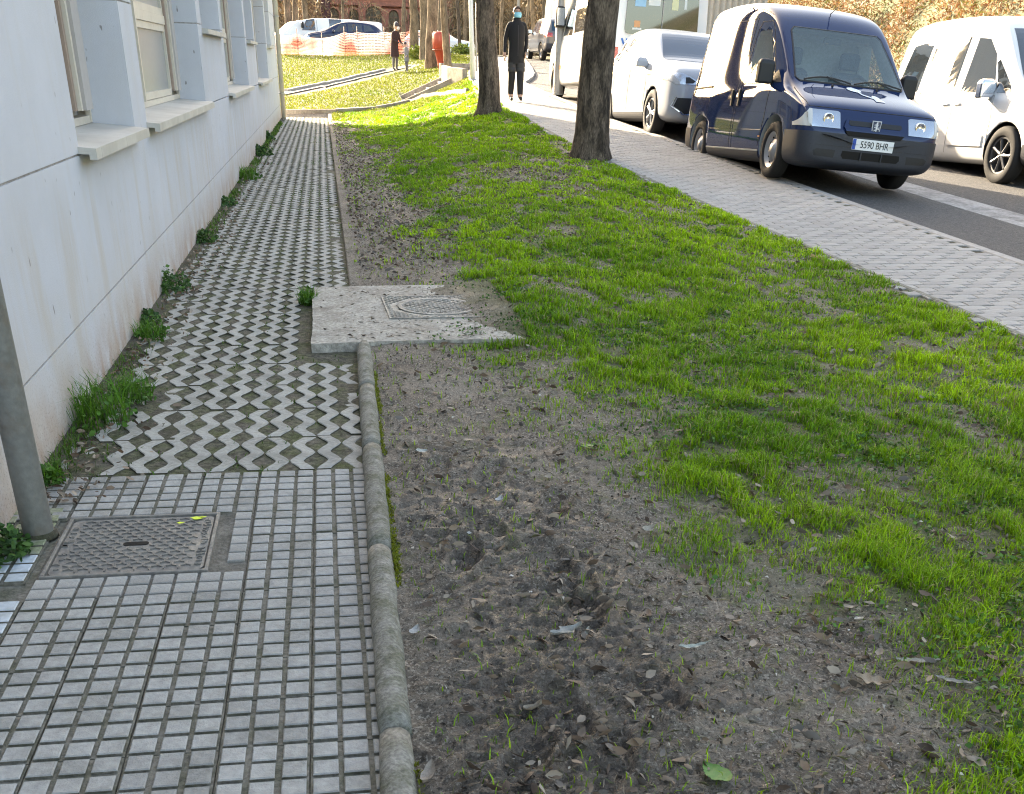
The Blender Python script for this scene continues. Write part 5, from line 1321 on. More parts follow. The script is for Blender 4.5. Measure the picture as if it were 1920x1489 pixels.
wall_run('low_wall', [(-1.6, 34.35), (.35, 34.5), (1.5, 35.6)], .17, .18, 'low brown concrete wall across the end of the lattice path', zf=lambda x, y: max(.02, .5 * float(HG(x, y - .4))))
wall_run('edging_wall', [(1.6, 35.75), (2.7, 36.8), (3.2, 34.0), (3.62, 29.5)], .10, .09, 'thin edging along the sunlit grass below the steps', seg=.6, piece='edging_stone')
wall_run('planter_wall', [(4.35, 36.2), (4.0, 37.2), (3.95, 38.6)], .32, .16, 'dark low planter wall at the head of the steps', M_OLDC, 1.0, 'wall_block', zf=lambda x, y: float(side(y)) - .12)
wall_run('planter_wall', [(4.1, 41.5), (5.2, 41.8)], .30, .16, 'dark low wall beyond the steps beside the lamp post', M_OLDC, .8, 'wall_block', zf=lambda x, y: float(side(y)) - .12)
# path strip crossing the far lawn
pp = [(px_Y(540, 176, 39.3)), px_Y(640, 156, 43.6), px_Y(722, 136, 48.6), px_Y(770, 126, 52)]
vs = []; pq = [pp[0] + (pp[1] - pp[0]) * t for t in np.linspace(0, .95, 12)] + [pp[1] + (pp[2] - pp[1]) * t for t in np.linspace(0, .95, 12)] + [pp[2] + (pp[3] - pp[2]) * t for t in np.linspace(0, 1, 6)]
for P_ in pq:
    for d in (-.45, .45): vs.append((P_[0] + d * .2, P_[1] + d, float(HG(P_[0], P_[1] + d)) + .035))
vs = [(-6, 38.2, float(HG(-6, 38.2)) + .03), (-6, 39.2, float(HG(-6, 39.2)) + .03)] + vs
q = MB(); q.add(vs, [(2 * i, 2 * i + 2, 2 * i + 3, 2 * i + 1) for i in range(len(vs) // 2 - 1)]); lawn_path = tag(q.obj('lawn_path', M_PAVER), kind='structure')
e = wall_run('path_edging', [(pp[0][0] - 2, pp[0][1] + .5), (pp[0][0], pp[0][1] + .62), (pp[1][0], pp[1][1] + .62), (pp[2][0], pp[2][1] + .6)], .10, .14, 'pale kerb edging the path across the far lawn', M_PAVER, .5, 'edging_stone')
# concrete steps
stp = empty('concrete_steps', (2.7, 38.5, 0), label='short flight of concrete steps up to the pavement beside the slender trunk', cat='steps')
ST = [(2.62, .34), (3.05, .52), (3.46, .71), (3.86, .90), (4.25, 1.08)]
for k in range(4):
    x0, z0 = ST[k]; x1, z1 = ST[k + 1]
    q = MB(); q.box(((x0 + x1) / 2 + .015, 38.5, z0 - .03), (x1 - x0 + .03, 2.9, .06), bev=.008); o = q.obj('tread', M_PAVER, stp); o.location = (-2.7, -38.5, 0)
    q = MB(); q.box((x1 + .03, 38.5, (z0 + z1) / 2 - .04), (.05, 2.86, z1 - z0 - .01)); o = q.obj('riser', M_OLDC, stp); o.location = (-2.7, -38.5, 0)
for yy in (37.0, 40.0):
    q = MB(); pr = [(2.2, .10), (4.3, 1.0), (4.3, 1.16), (2.2, .28)]
    q.add([(x, yy - .07, z) for x, z in pr] + [(x, yy + .07, z) for x, z in pr], [(0, 1, 2, 3), (7, 6, 5, 4)] + [(i, (i + 1) % 4, 4 + (i + 1) % 4, 4 + i) for i in range(4)])
    o = q.obj('stringer', M_OLDC, stp); o.location = (-2.7, -38.5, 0)

# plastic barrier netting on posts
M_NET = mat('barrier_net', (.46, .42, .40), .5, col2=(.40, .12, .09), nscale=.6, nlo=.46, nhi=.60, detail=2.0, sub=.5)  # orange net; its sun glare is painted in as the whitish base colour
FP = [px_Y(518, 118, 57.0), px_Y(560, 117, 57.0), px_Y(606, 116, 57), px_Y(648, 114, 57.5), px_Y(672, 113, 58), px_Y(722, 110, 58.5), px_Y(770, 108, 59), px_Y(806, 106, 59.5), px_Y(838, 105, 60)]
TOPS = [65, 64, 77, 60, 60, 60, 58, 57, 55]; 
fe = empty('barrier_fence', (FP[0][0], FP[0][1], 0), label='sagging orange plastic barrier netting, its sun glare painted white, across the far lawn', cat='barrier')
ox, oy = FP[0][0], FP[0][1]
pts = []
for P_, tp, (xx, _) in zip(FP, TOPS, [(518, 0), (560, 0), (606, 0), (648, 0), (672, 0), (722, 0), (770, 0), (806, 0), (838, 0)]):
    T_ = px_Y(xx, tp, P_[1]); z0 = float(HG(P_[0], P_[1])) - .02; pts.append((P_[0], P_[1], z0, z0 + min(1.25, max(.75, T_[2] - z0))))
NS = 15
q = MB()
for (x0, y0, a0, b0), (x1, y1, a1, b1) in zip(pts[:-1], pts[1:]):
    for k in range(NS):
        t = (k + .5) / NS; hw_ = .0165; nseg = 5
        for s_ in range(nseg):
            u0, u1 = s_ / nseg, (s_ + 1) / nseg; vs = []
            for u in (u0, u1):
                sag = -.05 * math.sin(pi * u) * t; x, y = x0 + (x1 - x0) * u - ox, y0 + (y1 - y0) * u - oy + .03 * math.sin(u * 9 + k)
                z = (a0 + (b0 - a0) * t) * (1 - u) + (a1 + (b1 - a1) * t) * u + sag
                vs += [(x, y, z - hw_), (x, y, z + hw_)]
            q.add(vs, [(0, 2, 3, 1)])
    L_ = math.hypot(x1 - x0, y1 - y0); nv = int(L_ / .16)
    for i in range(nv):
        u = i / nv; x, y = x0 + (x1 - x0) * u - ox, y0 + (y1 - y0) * u - oy; z0 = a0 + (a1 - a0) * u; z1 = b0 + (b1 - b0) * u - .05 * math.sin(pi * u)
        q.add([(x - .008, y + .002, z0), (x + .008, y + .002, z0), (x + .008, y + .002, z1), (x - .008, y + .002, z1)], [(0, 1, 2, 3)])
tag(q.obj('netting', M_NET, fe, fix=False), kind='stuff')
M_PIN = mat('fence_pin', (.30, .16, .11), .6, metal=.2)
for (x, y, a, b) in pts:
    q = MB(); q.tube([(x - ox, y - oy + .03, a - .2), (x - ox, y - oy + .03, b + .22)], .016, 8); q.obj('post', M_PIN, fe, True)

# ---------------------------------------------------------------- red brick house with arched windows
M_BRK = mat('terracotta_brick', (.36, .145, .10), .85, var=.15, nscale=2.5, col2=(.29, .12, .085), bump=.3, bscale=30)
M_MAR = mat('maroon_panel', (.10, .035, .035), .7, var=.1)
M_WGL = mat('house_pane', (.05, .05, .045), .08, spec=.7)
YB = 92.0
hs = empty('brick_house', (8, YB, 1.9), label='terracotta brick house with arched windows behind the bare trees', cat='house')
WIN = []
for px_, w_ in ((663, 18), (700, 30), (738, 19), (777, 20), (815, 20), (625, 20)):
    xx = px_Y(px_, 20, YB)[0]; WIN.append((xx - 8, w_ / (2222 / YB)))
xl, xr = px_Y(560, 20, YB)[0] - 8, px_Y(850, 20, YB)[0] - 8
zlo, zhi = 3.0, 5.4                # window sill and springing heights in the house
xs = sorted(WIN); cur = xl
q = MB()
def bx(q, x0, x1, z0, z1, y0=-.0, y1=.4): q.box(((x0 + x1) / 2, (y0 + y1) / 2, (z0 + z1) / 2), (x1 - x0, y1 - y0, z1 - z0))
zlo, zsp, ztop = 1.45, 2.55, 6.6
bx(q, xl, xr, -1, zlo)
for (xc, w_) in xs:
    bx(q, cur, xc - w_ / 2, zlo, zsp + w_ / 2 + .05); cur = xc + w_ / 2
    # arch head
    n = 8
    for i in range(n):
        a0, a1 = pi * i / n, pi * (i + 1) / n
        p0, p1 = (xc + w_ / 2 * cos(a0), zsp + w_ / 2 * sin(a0)), (xc + w_ / 2 * cos(a1), zsp + w_ / 2 * sin(a1)); zt_ = zsp + w_ / 2 + .05
        vs = [(p0[0], 0, p0[1]), (p1[0], 0, p1[1]), (p1[0], 0, zt_), (p0[0], 0, zt_)]
        q.add(vs + [(x, .4, z) for x, _, z in vs], [(0, 1, 2, 3), (4, 5, 1, 0), (7, 6, 5, 4), (0, 3, 7, 4), (1, 5, 6, 2)])
bx(q, cur, xr, zlo, zsp + .5)
bx(q, xl, xr, zsp + .93, ztop); bx(q, xl, xr, zsp + .62, zsp + .93, 0.02)
bx(q, xl, xr, -1, ztop, .42, 9.0)
q.obj('wall', M_BRK, hs)
for (xc, w_) in xs:
    q = MB(); n = 10; pl = [(xc - w_ / 2, zlo), (xc + w_ / 2, zlo)] + [(xc + w_ / 2 * cos(pi * i / n), zsp + w_ / 2 * sin(pi * i / n)) for i in range(n + 1)]
    q.prism(pl, 0, .03, fn=lambda x, y, z: (x, .22 + z, y)); wn = q.obj('window', M_WGL, hs)
    q = MB(); 
    q.box((xc, .19, (zlo + zsp) / 2 + .2), (.09, .05, zsp - zlo + .5)); q.box((xc, .18, zsp - .1), (w_, .05, .09))
    arc = [(xc + w_ / 2 * cos(pi * i / n), .17, zsp + w_ / 2 * sin(pi * i / n)) for i in range(n + 1)]
    q.tube([(xc + w_ / 2 - .03, .17, zlo)] + arc + [(xc - w_ / 2 + .03, .17, zlo)], .07, 6); q.obj('frame', mat('brown_frame', (.13, .085, .055), .7), wn)
    q = MB(); q.box((xc, -.06, zlo - .06), (w_ + .3, .2, .12)); q.obj('sill', M_BRK, wn)
q = MB(); q.box((px_Y(598, 20, YB)[0] - 8, -.05, 2.2), (1.7, .1, 3.4)); q.obj('garage_door', M_MAR, hs)
q = MB(); q.add([(xl - .5, -.6, ztop), (xr + .5, -.6, ztop), (xr + .5, 9.5, ztop), (xl - .5, 9.5, ztop), (xl + 3, 4.5, ztop + 2.8), (xr - 3, 4.5, ztop + 2.8)], [(0, 1, 5, 4), (2, 3, 4, 5), (1, 2, 5), (3, 0, 4), (3, 2, 1, 0)]); q.obj('roof', mat('roof_tile', (.25, .10, .07), .8, var=.2, nscale=8), hs)

# corrugated metal shed behind the minibus
P_ = px_Y(1345, 60, 40.0)
sh = empty('metal_shed', (P_[0] + .1, 40.0, float(roadz(P_[0], 40.0))), label='pale corrugated metal shed behind the parked minibus', cat='shed')
M_CORR = mat('corrugated_metal', (.55, .50, .42), .6, metal=.1, var=.1, nscale=3)
q = MB(); vs = []; n = 60; fs = []
for i in range(n + 1):
    x = -1.6 + 3.2 * i / n; y = .06 * math.sin(i * pi / 2.0); vs += [(x, y, 0), (x, y, 3.6)]
for i in range(n): fs.append((2 * i, 2 * i + 2, 2 * i + 3, 2 * i + 1))
q.add(vs, fs); q.obj('corrugated_front', M_CORR, sh, fix=False)
q = MB(); q.box((0, 1.6, 1.75), (3.2, 3.0, 3.5)); q.obj('side_wall', M_CORR, sh)
q = MB(); q.box((0, 1.5, 3.66), (3.5, 3.4, .10)); q.obj('roof', M_GALV, sh)

# ================================================================ thin woodland behind: bare trunks, thicket and the fern bank
G_W_ = 'bare trunks at the back'
rw_ = random.Random(5)
for (px_, Y_, wpx, dark) in ((540, 74, 14, 0), (556, 76, 12, 0), (572, 80, 12, 0), (640, 82, 7, 0), (757, 80, 8, 0), (826, 66, 12, 0), (862, 64, 7, 1), (872, 78, 8, 0), (905, 76, 7, 0), (940, 72, 7, 0), (985, 70, 6, 0), (1000, 74, 8, 0), (1018, 82, 7, 0), (1092, 80, 8, 0)):
    P_ = px_Y(px_, 60, Y_); z = float(HG(P_[0], P_[1]))
    px2 = round(px_)
    lab = {540: 'thick pale trunk rising right of the far rain pipe', 556: 'pale trunk second from the rain pipe behind the white camper', 572: 'pale trunk left of the maroon garage door', 640: 'thin trunk between the garage door and the first arched window', 757: 'thin trunk right of the last clear arched window',
           826: 'trunk rising behind the red litter bin', 862: 'thin dark trunk left of the white lamp post', 872: 'thin pale trunk just left of the white lamp post', 905: 'thin trunk behind the dark trunk near the man', 940: 'thin trunk showing left of the walking man', 985: 'thin trunk showing right of the walking man',
           1000: 'pale trunk left of the grey off-roader', 1018: 'thin trunk rising behind the grey off-roader', 1092: 'thin trunk behind the nearest dark trunk'}[px2]
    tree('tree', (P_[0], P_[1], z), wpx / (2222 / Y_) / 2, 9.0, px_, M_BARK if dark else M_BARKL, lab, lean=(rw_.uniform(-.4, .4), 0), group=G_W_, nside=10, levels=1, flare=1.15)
P_ = px_Y(971, 60, 62.0); pl = empty('lamp_post', (P_[0], P_[1], float(HG(P_[0], P_[1]))), label='thin grey pole rising behind the walking man', cat='lamp post')
q = MB(); q.tube([(0, 0, -.1), (0, 0, 7)], [.09, .07], 12); q.obj('shaft', M_GALV, pl, True)
q = MB(); q.tube([(0, 0, 7), (.5, -.2, 7.4), (1.3, -.5, 7.5)], .04, 8); q.obj('arm', M_GALV, pl, True)

def leaves(name, n, posf, size, cols, mat_, nrm_up=.4, aspect=.5, seed=1, bend=.25, label=None, kind='stuff', parent=None, fine=False):
    """n small folded leaf faces as one mesh; posf(rs, n) gives positions"""
    rs = np.random.RandomState(seed); P = posf(rs, n); n = len(P)
    d = rs.normal(size=(n, 3)); d[:, 2] *= nrm_up; d /= np.linalg.norm(d, axis=1)[:, None] + 1e-9
    r_ = rs.normal(size=(n, 3)); s_ = np.cross(d, r_); s_ /= np.linalg.norm(s_, axis=1)[:, None] + 1e-9
    nn = np.cross(d, s_)
    L_ = (size[0] + (size[1] - size[0]) * rs.rand(n))[:, None]; w_ = L_ * aspect
    mid = P + nn * L_ * bend * rs.uniform(-1, 1, (n, 1))
    V = np.stack([P - d * L_ * .5, mid - s_ * w_ * .5, P + d * L_ * .5, mid + s_ * w_ * .5], 1)
    if fine:
        cu = L_ * bend * rs.uniform(-.2, 1, (n, 1)); tw = rs.uniform(-.5, .5, (n, 1)) * w_
        at_ = lambda t, s__, h__: P + d * L_ * (t - .5) + s_ * (w_ * .5 * s__) + nn * (cu * h__ + tw * s__ * (t - .5))
        V = np.stack([at_(0, 0, 1), at_(.3, -.8, .75), at_(.33, 0, .2), at_(.3, .8, .75), at_(.68, -.9, .75), at_(.7, 0, .2), at_(.64, .85, .75), at_(1, .1, 1)], 1)
        b8 = np.arange(n)[:, None] * 8; tri_ = [(0, 2, 1), (0, 3, 2), (1, 2, 5), (1, 5, 4), (2, 3, 6), (2, 6, 5), (4, 5, 7), (5, 6, 7)]
        T = np.concatenate([b8 + np.array([t_]) for t_ in tri_]); cols = np.array(cols); c = cols[rs.randint(len(cols), size=n)] * rs.uniform(.7, 1.25, (n, 1))
        me_ = np_mesh(name, V.reshape(-1, 3), None, T, mat_, col=np.repeat(c, 8, 0), smooth_=True); o_ = link(bpy.data.objects.new(name, me_), parent)
        if kind: o_['kind'] = kind
        return o_
    base = np.arange(n)[:, None] * 4
    T = np.concatenate([base + np.array([[0, 1, 2]]), base + np.array([[0, 2, 3]])])
    cols = np.array(cols); c = cols[rs.randint(len(cols), size=n)] * rs.uniform(.7, 1.25, (n, 1))
    me_ = np_mesh(name, V.reshape(-1, 3), None, T, mat_, col=np.repeat(c, 4, 0)); o_ = link(bpy.data.objects.new(name, me_), parent)
    if kind: o_['kind'] = kind
    return o_
def thicket(rs, n):
    n = n
    x = rs.uniform(-14, 26, n); y = rs.uniform(84, 91.0, n); h = rs.rand(n) ** 1.5 * (1.5 + 8 * vnoise(x * .35, x * 0 + 3, 2))
    house = (x > 0.2) & (x < 9.2); keep = ~(house & (rs.rand(n) < .80))
    x, y, h = x[keep], y[keep], h[keep]
    return np.stack([x, y, HG(x, y) + h], 1)
tk = leaves('thicket', 42000, thicket, (.25, 1.1), [(.30, .21, .12), (.36, .26, .15), (.18, .12, .07), (.42, .30, .17), (.12, .09, .05)], M_LEAF, nrm_up=1.6, aspect=.06, seed=3, bend=.1)
def fern_bank(rs, n):
    y = rs.uniform(10, 60, n); x = 12.9 + .11 * np.clip(y - 15, 0, 60) + rs.rand(n) * 6.0
    cl = fbm(x * 1.1, y * .9, 3, 15); kp = rs.rand(n) < np.clip((cl - .32) * 4, .12, 1); x, y, cl = x[kp], y[kp], cl[kp]; n = len(x)
    z = HG(x, y); return np.stack([x, y, z + rs.rand(n) ** 1.3 * (.15 + 1.9 * np.clip(cl - .35, 0, 1))], 1)
leaves('fern_bank', 160000, fern_bank, (.05, .20), [(.33, .17, .08), (.42, .24, .12), (.25, .12, .055), (.48, .31, .17), (.20, .20, .05)], M_LEAF, nrm_up=1.0, aspect=.25, seed=4)
def far_hill(rs, n):
    x = rs.uniform(-40, 60, n); y = rs.uniform(98, 128, n); return np.stack([x, y, HG(x, y) + rs.rand(n) * 2.2], 1)
leaves('hill_scrub', 30000, far_hill, (.3, .9), [(.26, .18, .10), (.33, .23, .13), (.17, .12, .07), (.14, .14, .06)], M_LEAF, nrm_up=1.0, aspect=.4, seed=6)
# lit green shrubs at the lawn's upper edge
for (px_, py_, Y_, s_, lab) in ((792, 108, 56.0, 1.0, 'round sunlit shrub at the foot of the middle lawn trunks'), (850, 160, 38.5, .5, 'tuft of tall bright grass at the foot of the slender trunk'), (868, 85, 62.0, 1.0, 'sunlit low bush behind the litter bin')):
    P_ = px_Y(px_, py_, Y_); c_ = np.array([P_[0], P_[1], float(HG(P_[0], P_[1])) + .18 * s_])
    e = empty('shrub', tuple(c_ - np.array([0, 0, .18 * s_])), label=lab, cat='shrub', group='green shrubs on the far lawn')
    def ball(rs, n, c_=c_, s_=s_): 
        v = rs.normal(size=(n, 3)); v /= np.linalg.norm(v, axis=1)[:, None]; return v * (rs.rand(n, 1) ** .5) * np.array([.75, .5, .42]) * s_ + np.array([0, 0, .22 * s_])
    leaves('foliage', 900, ball, (.08, .2), [(.16, .20, .03), (.22, .27, .04), (.10, .14, .02)], M_LEAF, seed=int(px_), kind=None, parent=e)
    q = MB()
    for k in range(5): q.tube([(0, 0, -.1), (R.uniform(-.2, .2) * s_, R.uniform(-.2, .2) * s_, .35 * s_)], [.015, .006], 5)
    q.obj('stems', M_BARK, e)

# ================================================================ people
def skin_mesh(J, E, sub=2):
    """J: name -> (pos, radius or (rx, ry)); E: list of name pairs; grown with a Skin modifier"""
    names_ = list(J); me = bpy.data.meshes.new('figure'); me.from_pydata([J[n][0] for n in names_], [(names_.index(a), names_.index(b)) for a, b in E], [])
    o = bpy.data.objects.new('figure', me); COL.objects.link(o)
    md = o.modifiers.new('skin', 'SKIN'); md.use_smooth_shade = True; md.branch_smoothing = .4
    sv = me.skin_vertices[0].data
    for i, n in enumerate(names_):
        r_ = J[n][1]; sv[i].radius = r_ if isinstance(r_, tuple) else (r_, r_); sv[i].use_root = (i == 0)
    ms = o.modifiers.new('s', 'SUBSURF'); ms.levels = sub; ms.render_levels = sub
    dg = bpy.context.evaluated_depsgraph_get(); out = bpy.data.meshes.new_from_object(o.evaluated_get(dg)); bpy.data.objects.remove(o); return out
def paint_faces(me, mats_, fn):
    me.materials.clear()
    for m_ in mats_: me.materials.append(m_)
    for p in me.polygons: p.material_index = fn(p.center); p.use_smooth = True
M_SKIN = mat('skin', (.52, .32, .24), .55, spec=.35); M_COAT = mat('black_coat', (.010, .010, .012), .85, var=.2, nscale=20); M_TROU = mat('dark_trousers', (.014, .014, .017), .85)
M_SHOE = mat('shoe', (.012, .011, .011), .5); M_MASK = mat('surgical_mask', (.22, .55, .68), .8); M_HAIR = mat('grey_brown_hair', (.075, .050, .036), .7, var=.2, nscale=30)
M_WOOL = mat('pale_wool', (.62, .60, .56), .9); M_HEM = mat('grey_hem', (.045, .045, .05), .9)
def man():
    P_ = px_Y(966, 193, 24.9); z0 = float(side(P_[1])) + .004
    root = empty('person', (P_[0], P_[1], z0), rz=0.05, label='person in black jacket and blue face mask walking towards us on the pavement', cat='person')
    # facing the camera (-Y); x to the image right
    J = {'pelvis': ((0, 0, .93), (.155, .115)), 'waist': ((0, .005, 1.08), (.150, .110)), 'chest': ((0, .0, 1.28), (.175, .120)), 'shc': ((0, .005, 1.42), (.120, .085)), 'neck': ((0, -.005, 1.49), .056), 'jaw': ((0, -.025, 1.555), (.066, .075)), 'head': ((0, -.018, 1.635), (.078, .095)), 'crown': ((0, -.005, 1.70), (.062, .072)),
         'sl': ((-.165, 0, 1.415), .062), 'el': ((-.235, .03, 1.14), .050), 'wl': ((-.262, -.04, .90), .036), 'hl': ((-.268, -.06, .835), (.022, .036)),
         'sr': ((.165, 0, 1.415), .062), 'er': ((.228, .06, 1.15), .050), 'wr': ((.20, -.03, .95), .038), 'hr': ((.185, -.06, .90), (.022, .034)),
         'tl': ((-.085, 0, .86), .108), 'kl': ((-.090, -.02, .50), .084), 'al': ((-.088, .09, .125), .066), 'bl': ((-.088, .0, .045), (.042, .036)), 'fl': ((-.092, -.075, .035), (.040, .028)),
         'tr': ((.085, -.01, .86), .108), 'kr': ((.078, -.09, .49), .084), 'ar': ((.070, -.15, .115), .066), 'br': ((.070, -.22, .048), (.042, .036)), 'fr': ((.068, -.31, .05), (.040, .028))}
    E = [('pelvis', 'waist'), ('waist', 'chest'), ('chest', 'shc'), ('shc', 'neck'), ('neck', 'jaw'), ('jaw', 'head'), ('head', 'crown'), ('shc', 'sl'), ('sl', 'el'), ('el', 'wl'), ('wl', 'hl'), ('shc', 'sr'), ('sr', 'er'), ('er', 'wr'), ('wr', 'hr'),
         ('pelvis', 'tl'), ('tl', 'kl'), ('kl', 'al'), ('al', 'bl'), ('bl', 'fl'), ('pelvis', 'tr'), ('tr', 'kr'), ('kr', 'ar'), ('ar', 'br'), ('br', 'fr')]
    def fn(c):
        if c.z > 1.485 and abs(c.x) < .14: return 0
        if c.z < .905 and abs(c.x) > .20: return 0
        if .125 > c.z > .085: return 0
        if c.z <= .085: return 3
        return 1 if c.z > .84 else 2
    me = skin_mesh(J, E); paint_faces(me, [M_SKIN, M_COAT, M_TROU, M_SHOE], fn)
    body = link(bpy.data.objects.new('body', me), root)
    # fingers
    for nm, hx, hy, hz, sx in (('left', -.268, -.06, .835, -1), ('right', .185, -.06, .90, 1)):
        q = MB()
        for k, (dy, L_) in enumerate(((-.032, .075), (-.012, .085), (.010, .080), (.030, .062))):
            q.tube([(hx, hy + dy * .8, hz - .01), (hx - sx * .004, hy + dy, hz - .05), (hx - sx * .016, hy + dy * 1.02 - .008, hz - .05 - L_ * .55)], [.010, .0095, .007], 6)
        q.tube([(hx, hy - .025, hz + .02), (hx - sx * .008, hy - .052, hz - .012), (hx - sx * .012, hy - .058, hz - .045)], [.011, .010, .008], 6)
        q.obj('fingers', M_SKIN, root, True)
    # jacket with collar, skirt and hem
    q = MB(); n = 28
    prof = [(.188, .135, .70), (.182, .132, .82), (.172, .132, .95), (.166, .128, 1.08), (.184, .138, 1.27), (.178, .126, 1.38), (.120, .10, 1.455), (.075, .078, 1.50)]
    vs = []; fs = []
    for i, (a, b, z) in enumerate(prof):
        for k in range(n):
            t = 2 * pi * k / n; w_ = 1 + .02 * math.sin(5 * t + i); vs.append((a * cos(t) * w_, b * sin(t) * w_ + (0 if z < 1.4 else .005), z))
    for i in range(len(prof) - 1):
        for k in range(n): fs.append((i * n + k, i * n + (k + 1) % n, (i + 1) * n + (k + 1) % n, (i + 1) * n + k))
    q.add(vs, fs); jk = q.obj('jacket', M_COAT, root, True)
    q = MB(); q.tube([(.0, -.142, 1.40), (.004, -.146, 1.2), (.006, -.140, 1.0), (.006, -.135, .84)], .006, 5); q.obj('zip', M_HEM, jk)
    q = MB()
    q.lathe([(.081, 1.475), (.088, 1.52), (.080, 1.545), (.070, 1.50)], 20); cl = q.obj('collar', M_COAT, jk, True); cl.scale = (1, 1.05, 1)
    q = MB()
    for sx in (-1, 1): q.lathe([(.090, .55), (.100, .56), (.100, .62), (.092, .63), (.100, .64), (.098, .72)], 18, 'z', (sx * .084, -.02 - (.035 if sx > 0 else 0), 0))
    q.obj('tunic_hem', M_HEM, root, True)
    # face: mask, eyes, glasses, ears, hair
    q = MB(); vs = []; fs = []; nu, nv = 9, 6
    for j in range(nv + 1):
        for i in range(nu + 1):
            a = -1.15 + 2.3 * i / nu; t = j / nv; z = 1.535 + .095 * t
            r_ = .079 + .020 * math.sin(pi * t) * math.cos(a) ; vs.append((r_ * math.sin(a) * (.95 if j in (0,) else 1), -.030 - r_ * math.cos(a) * 1.12 - .006, z))
    for j in range(nv):
        for i in range(nu): fs.append((j * (nu + 1) + i, j * (nu + 1) + i + 1, (j + 1) * (nu + 1) + i + 1, (j + 1) * (nu + 1) + i))
    q.add(vs, fs); q.obj('face_mask', M_MASK, root, True)
    q = MB()
    for sx in (-1, 1): q.lathe([(.001, -.004), (.006, -.003), (.008, .0), (.001, .003)], 10, 'y', (sx * .031, -.112, 1.648))
    q.obj('eyes', M_DARK, root)
    q = MB()
    for sx in (-1, 1):
        q.tube([(sx * .032 + .024 * cos(a), -.120, 1.647 + .018 * sin(a)) for a in np.linspace(0, 2 * pi, 13)], .0018, 4, cap=False); q.tube([(sx * .056, -.118, 1.652), (sx * .082, -.03, 1.655)], .0028, 4)
    q.tube([(-.01, -.121, 1.65), (.01, -.121, 1.65)], .0028, 4); q.obj('glasses', M_DARK, root)
    q = MB()
    for sx in (-1, 1): q.lathe([(.001, -.006), (.022, -.005), (.026, .0), (.001, .008)], 10, 'x', (sx * .080, -.012, 1.63))
    q.obj('ears', M_SKIN, root, True)
    q = MB(); vs = []; fs = []; nu, nv = 18, 7
    for j in range(nv + 1):
        ph = j / nv * 1.62
        for i in range(nu):
            a = 2 * pi * i / nu; front = max(0, -math.sin(a)); rr_ = 1 + .05 * math.sin(7 * a + j)
            ph2 = ph * (1 - .52 * front)
            vs.append((.086 * math.sin(ph2) * cos(a) * rr_, -.004 + .104 * math.sin(ph2) * sin(a) * rr_, 1.645 + .098 * math.cos(ph2) * rr_))
    for j in range(nv):
        for i in range(nu): fs.append((j * nu + i, j * nu + (i + 1) % nu, (j + 1) * nu + (i + 1) % nu, (j + 1) * nu + i))
    q.add(vs, fs); q.obj('hair', M_HAIR, root, True)
man()
M_BRC = mat('brown_coat', (.040, .020, .020), .9, var=.2, nscale=12); M_GRYC = mat('grey_child_coat', (.17, .18, .19), .9); M_JEAN = mat('grey_trousers', (.13, .12, .12), .9); M_HAT = mat('dark_hat', (.05, .045, .05), .9); M_FUR = mat('pale_fur', (.60, .55, .48), .95)
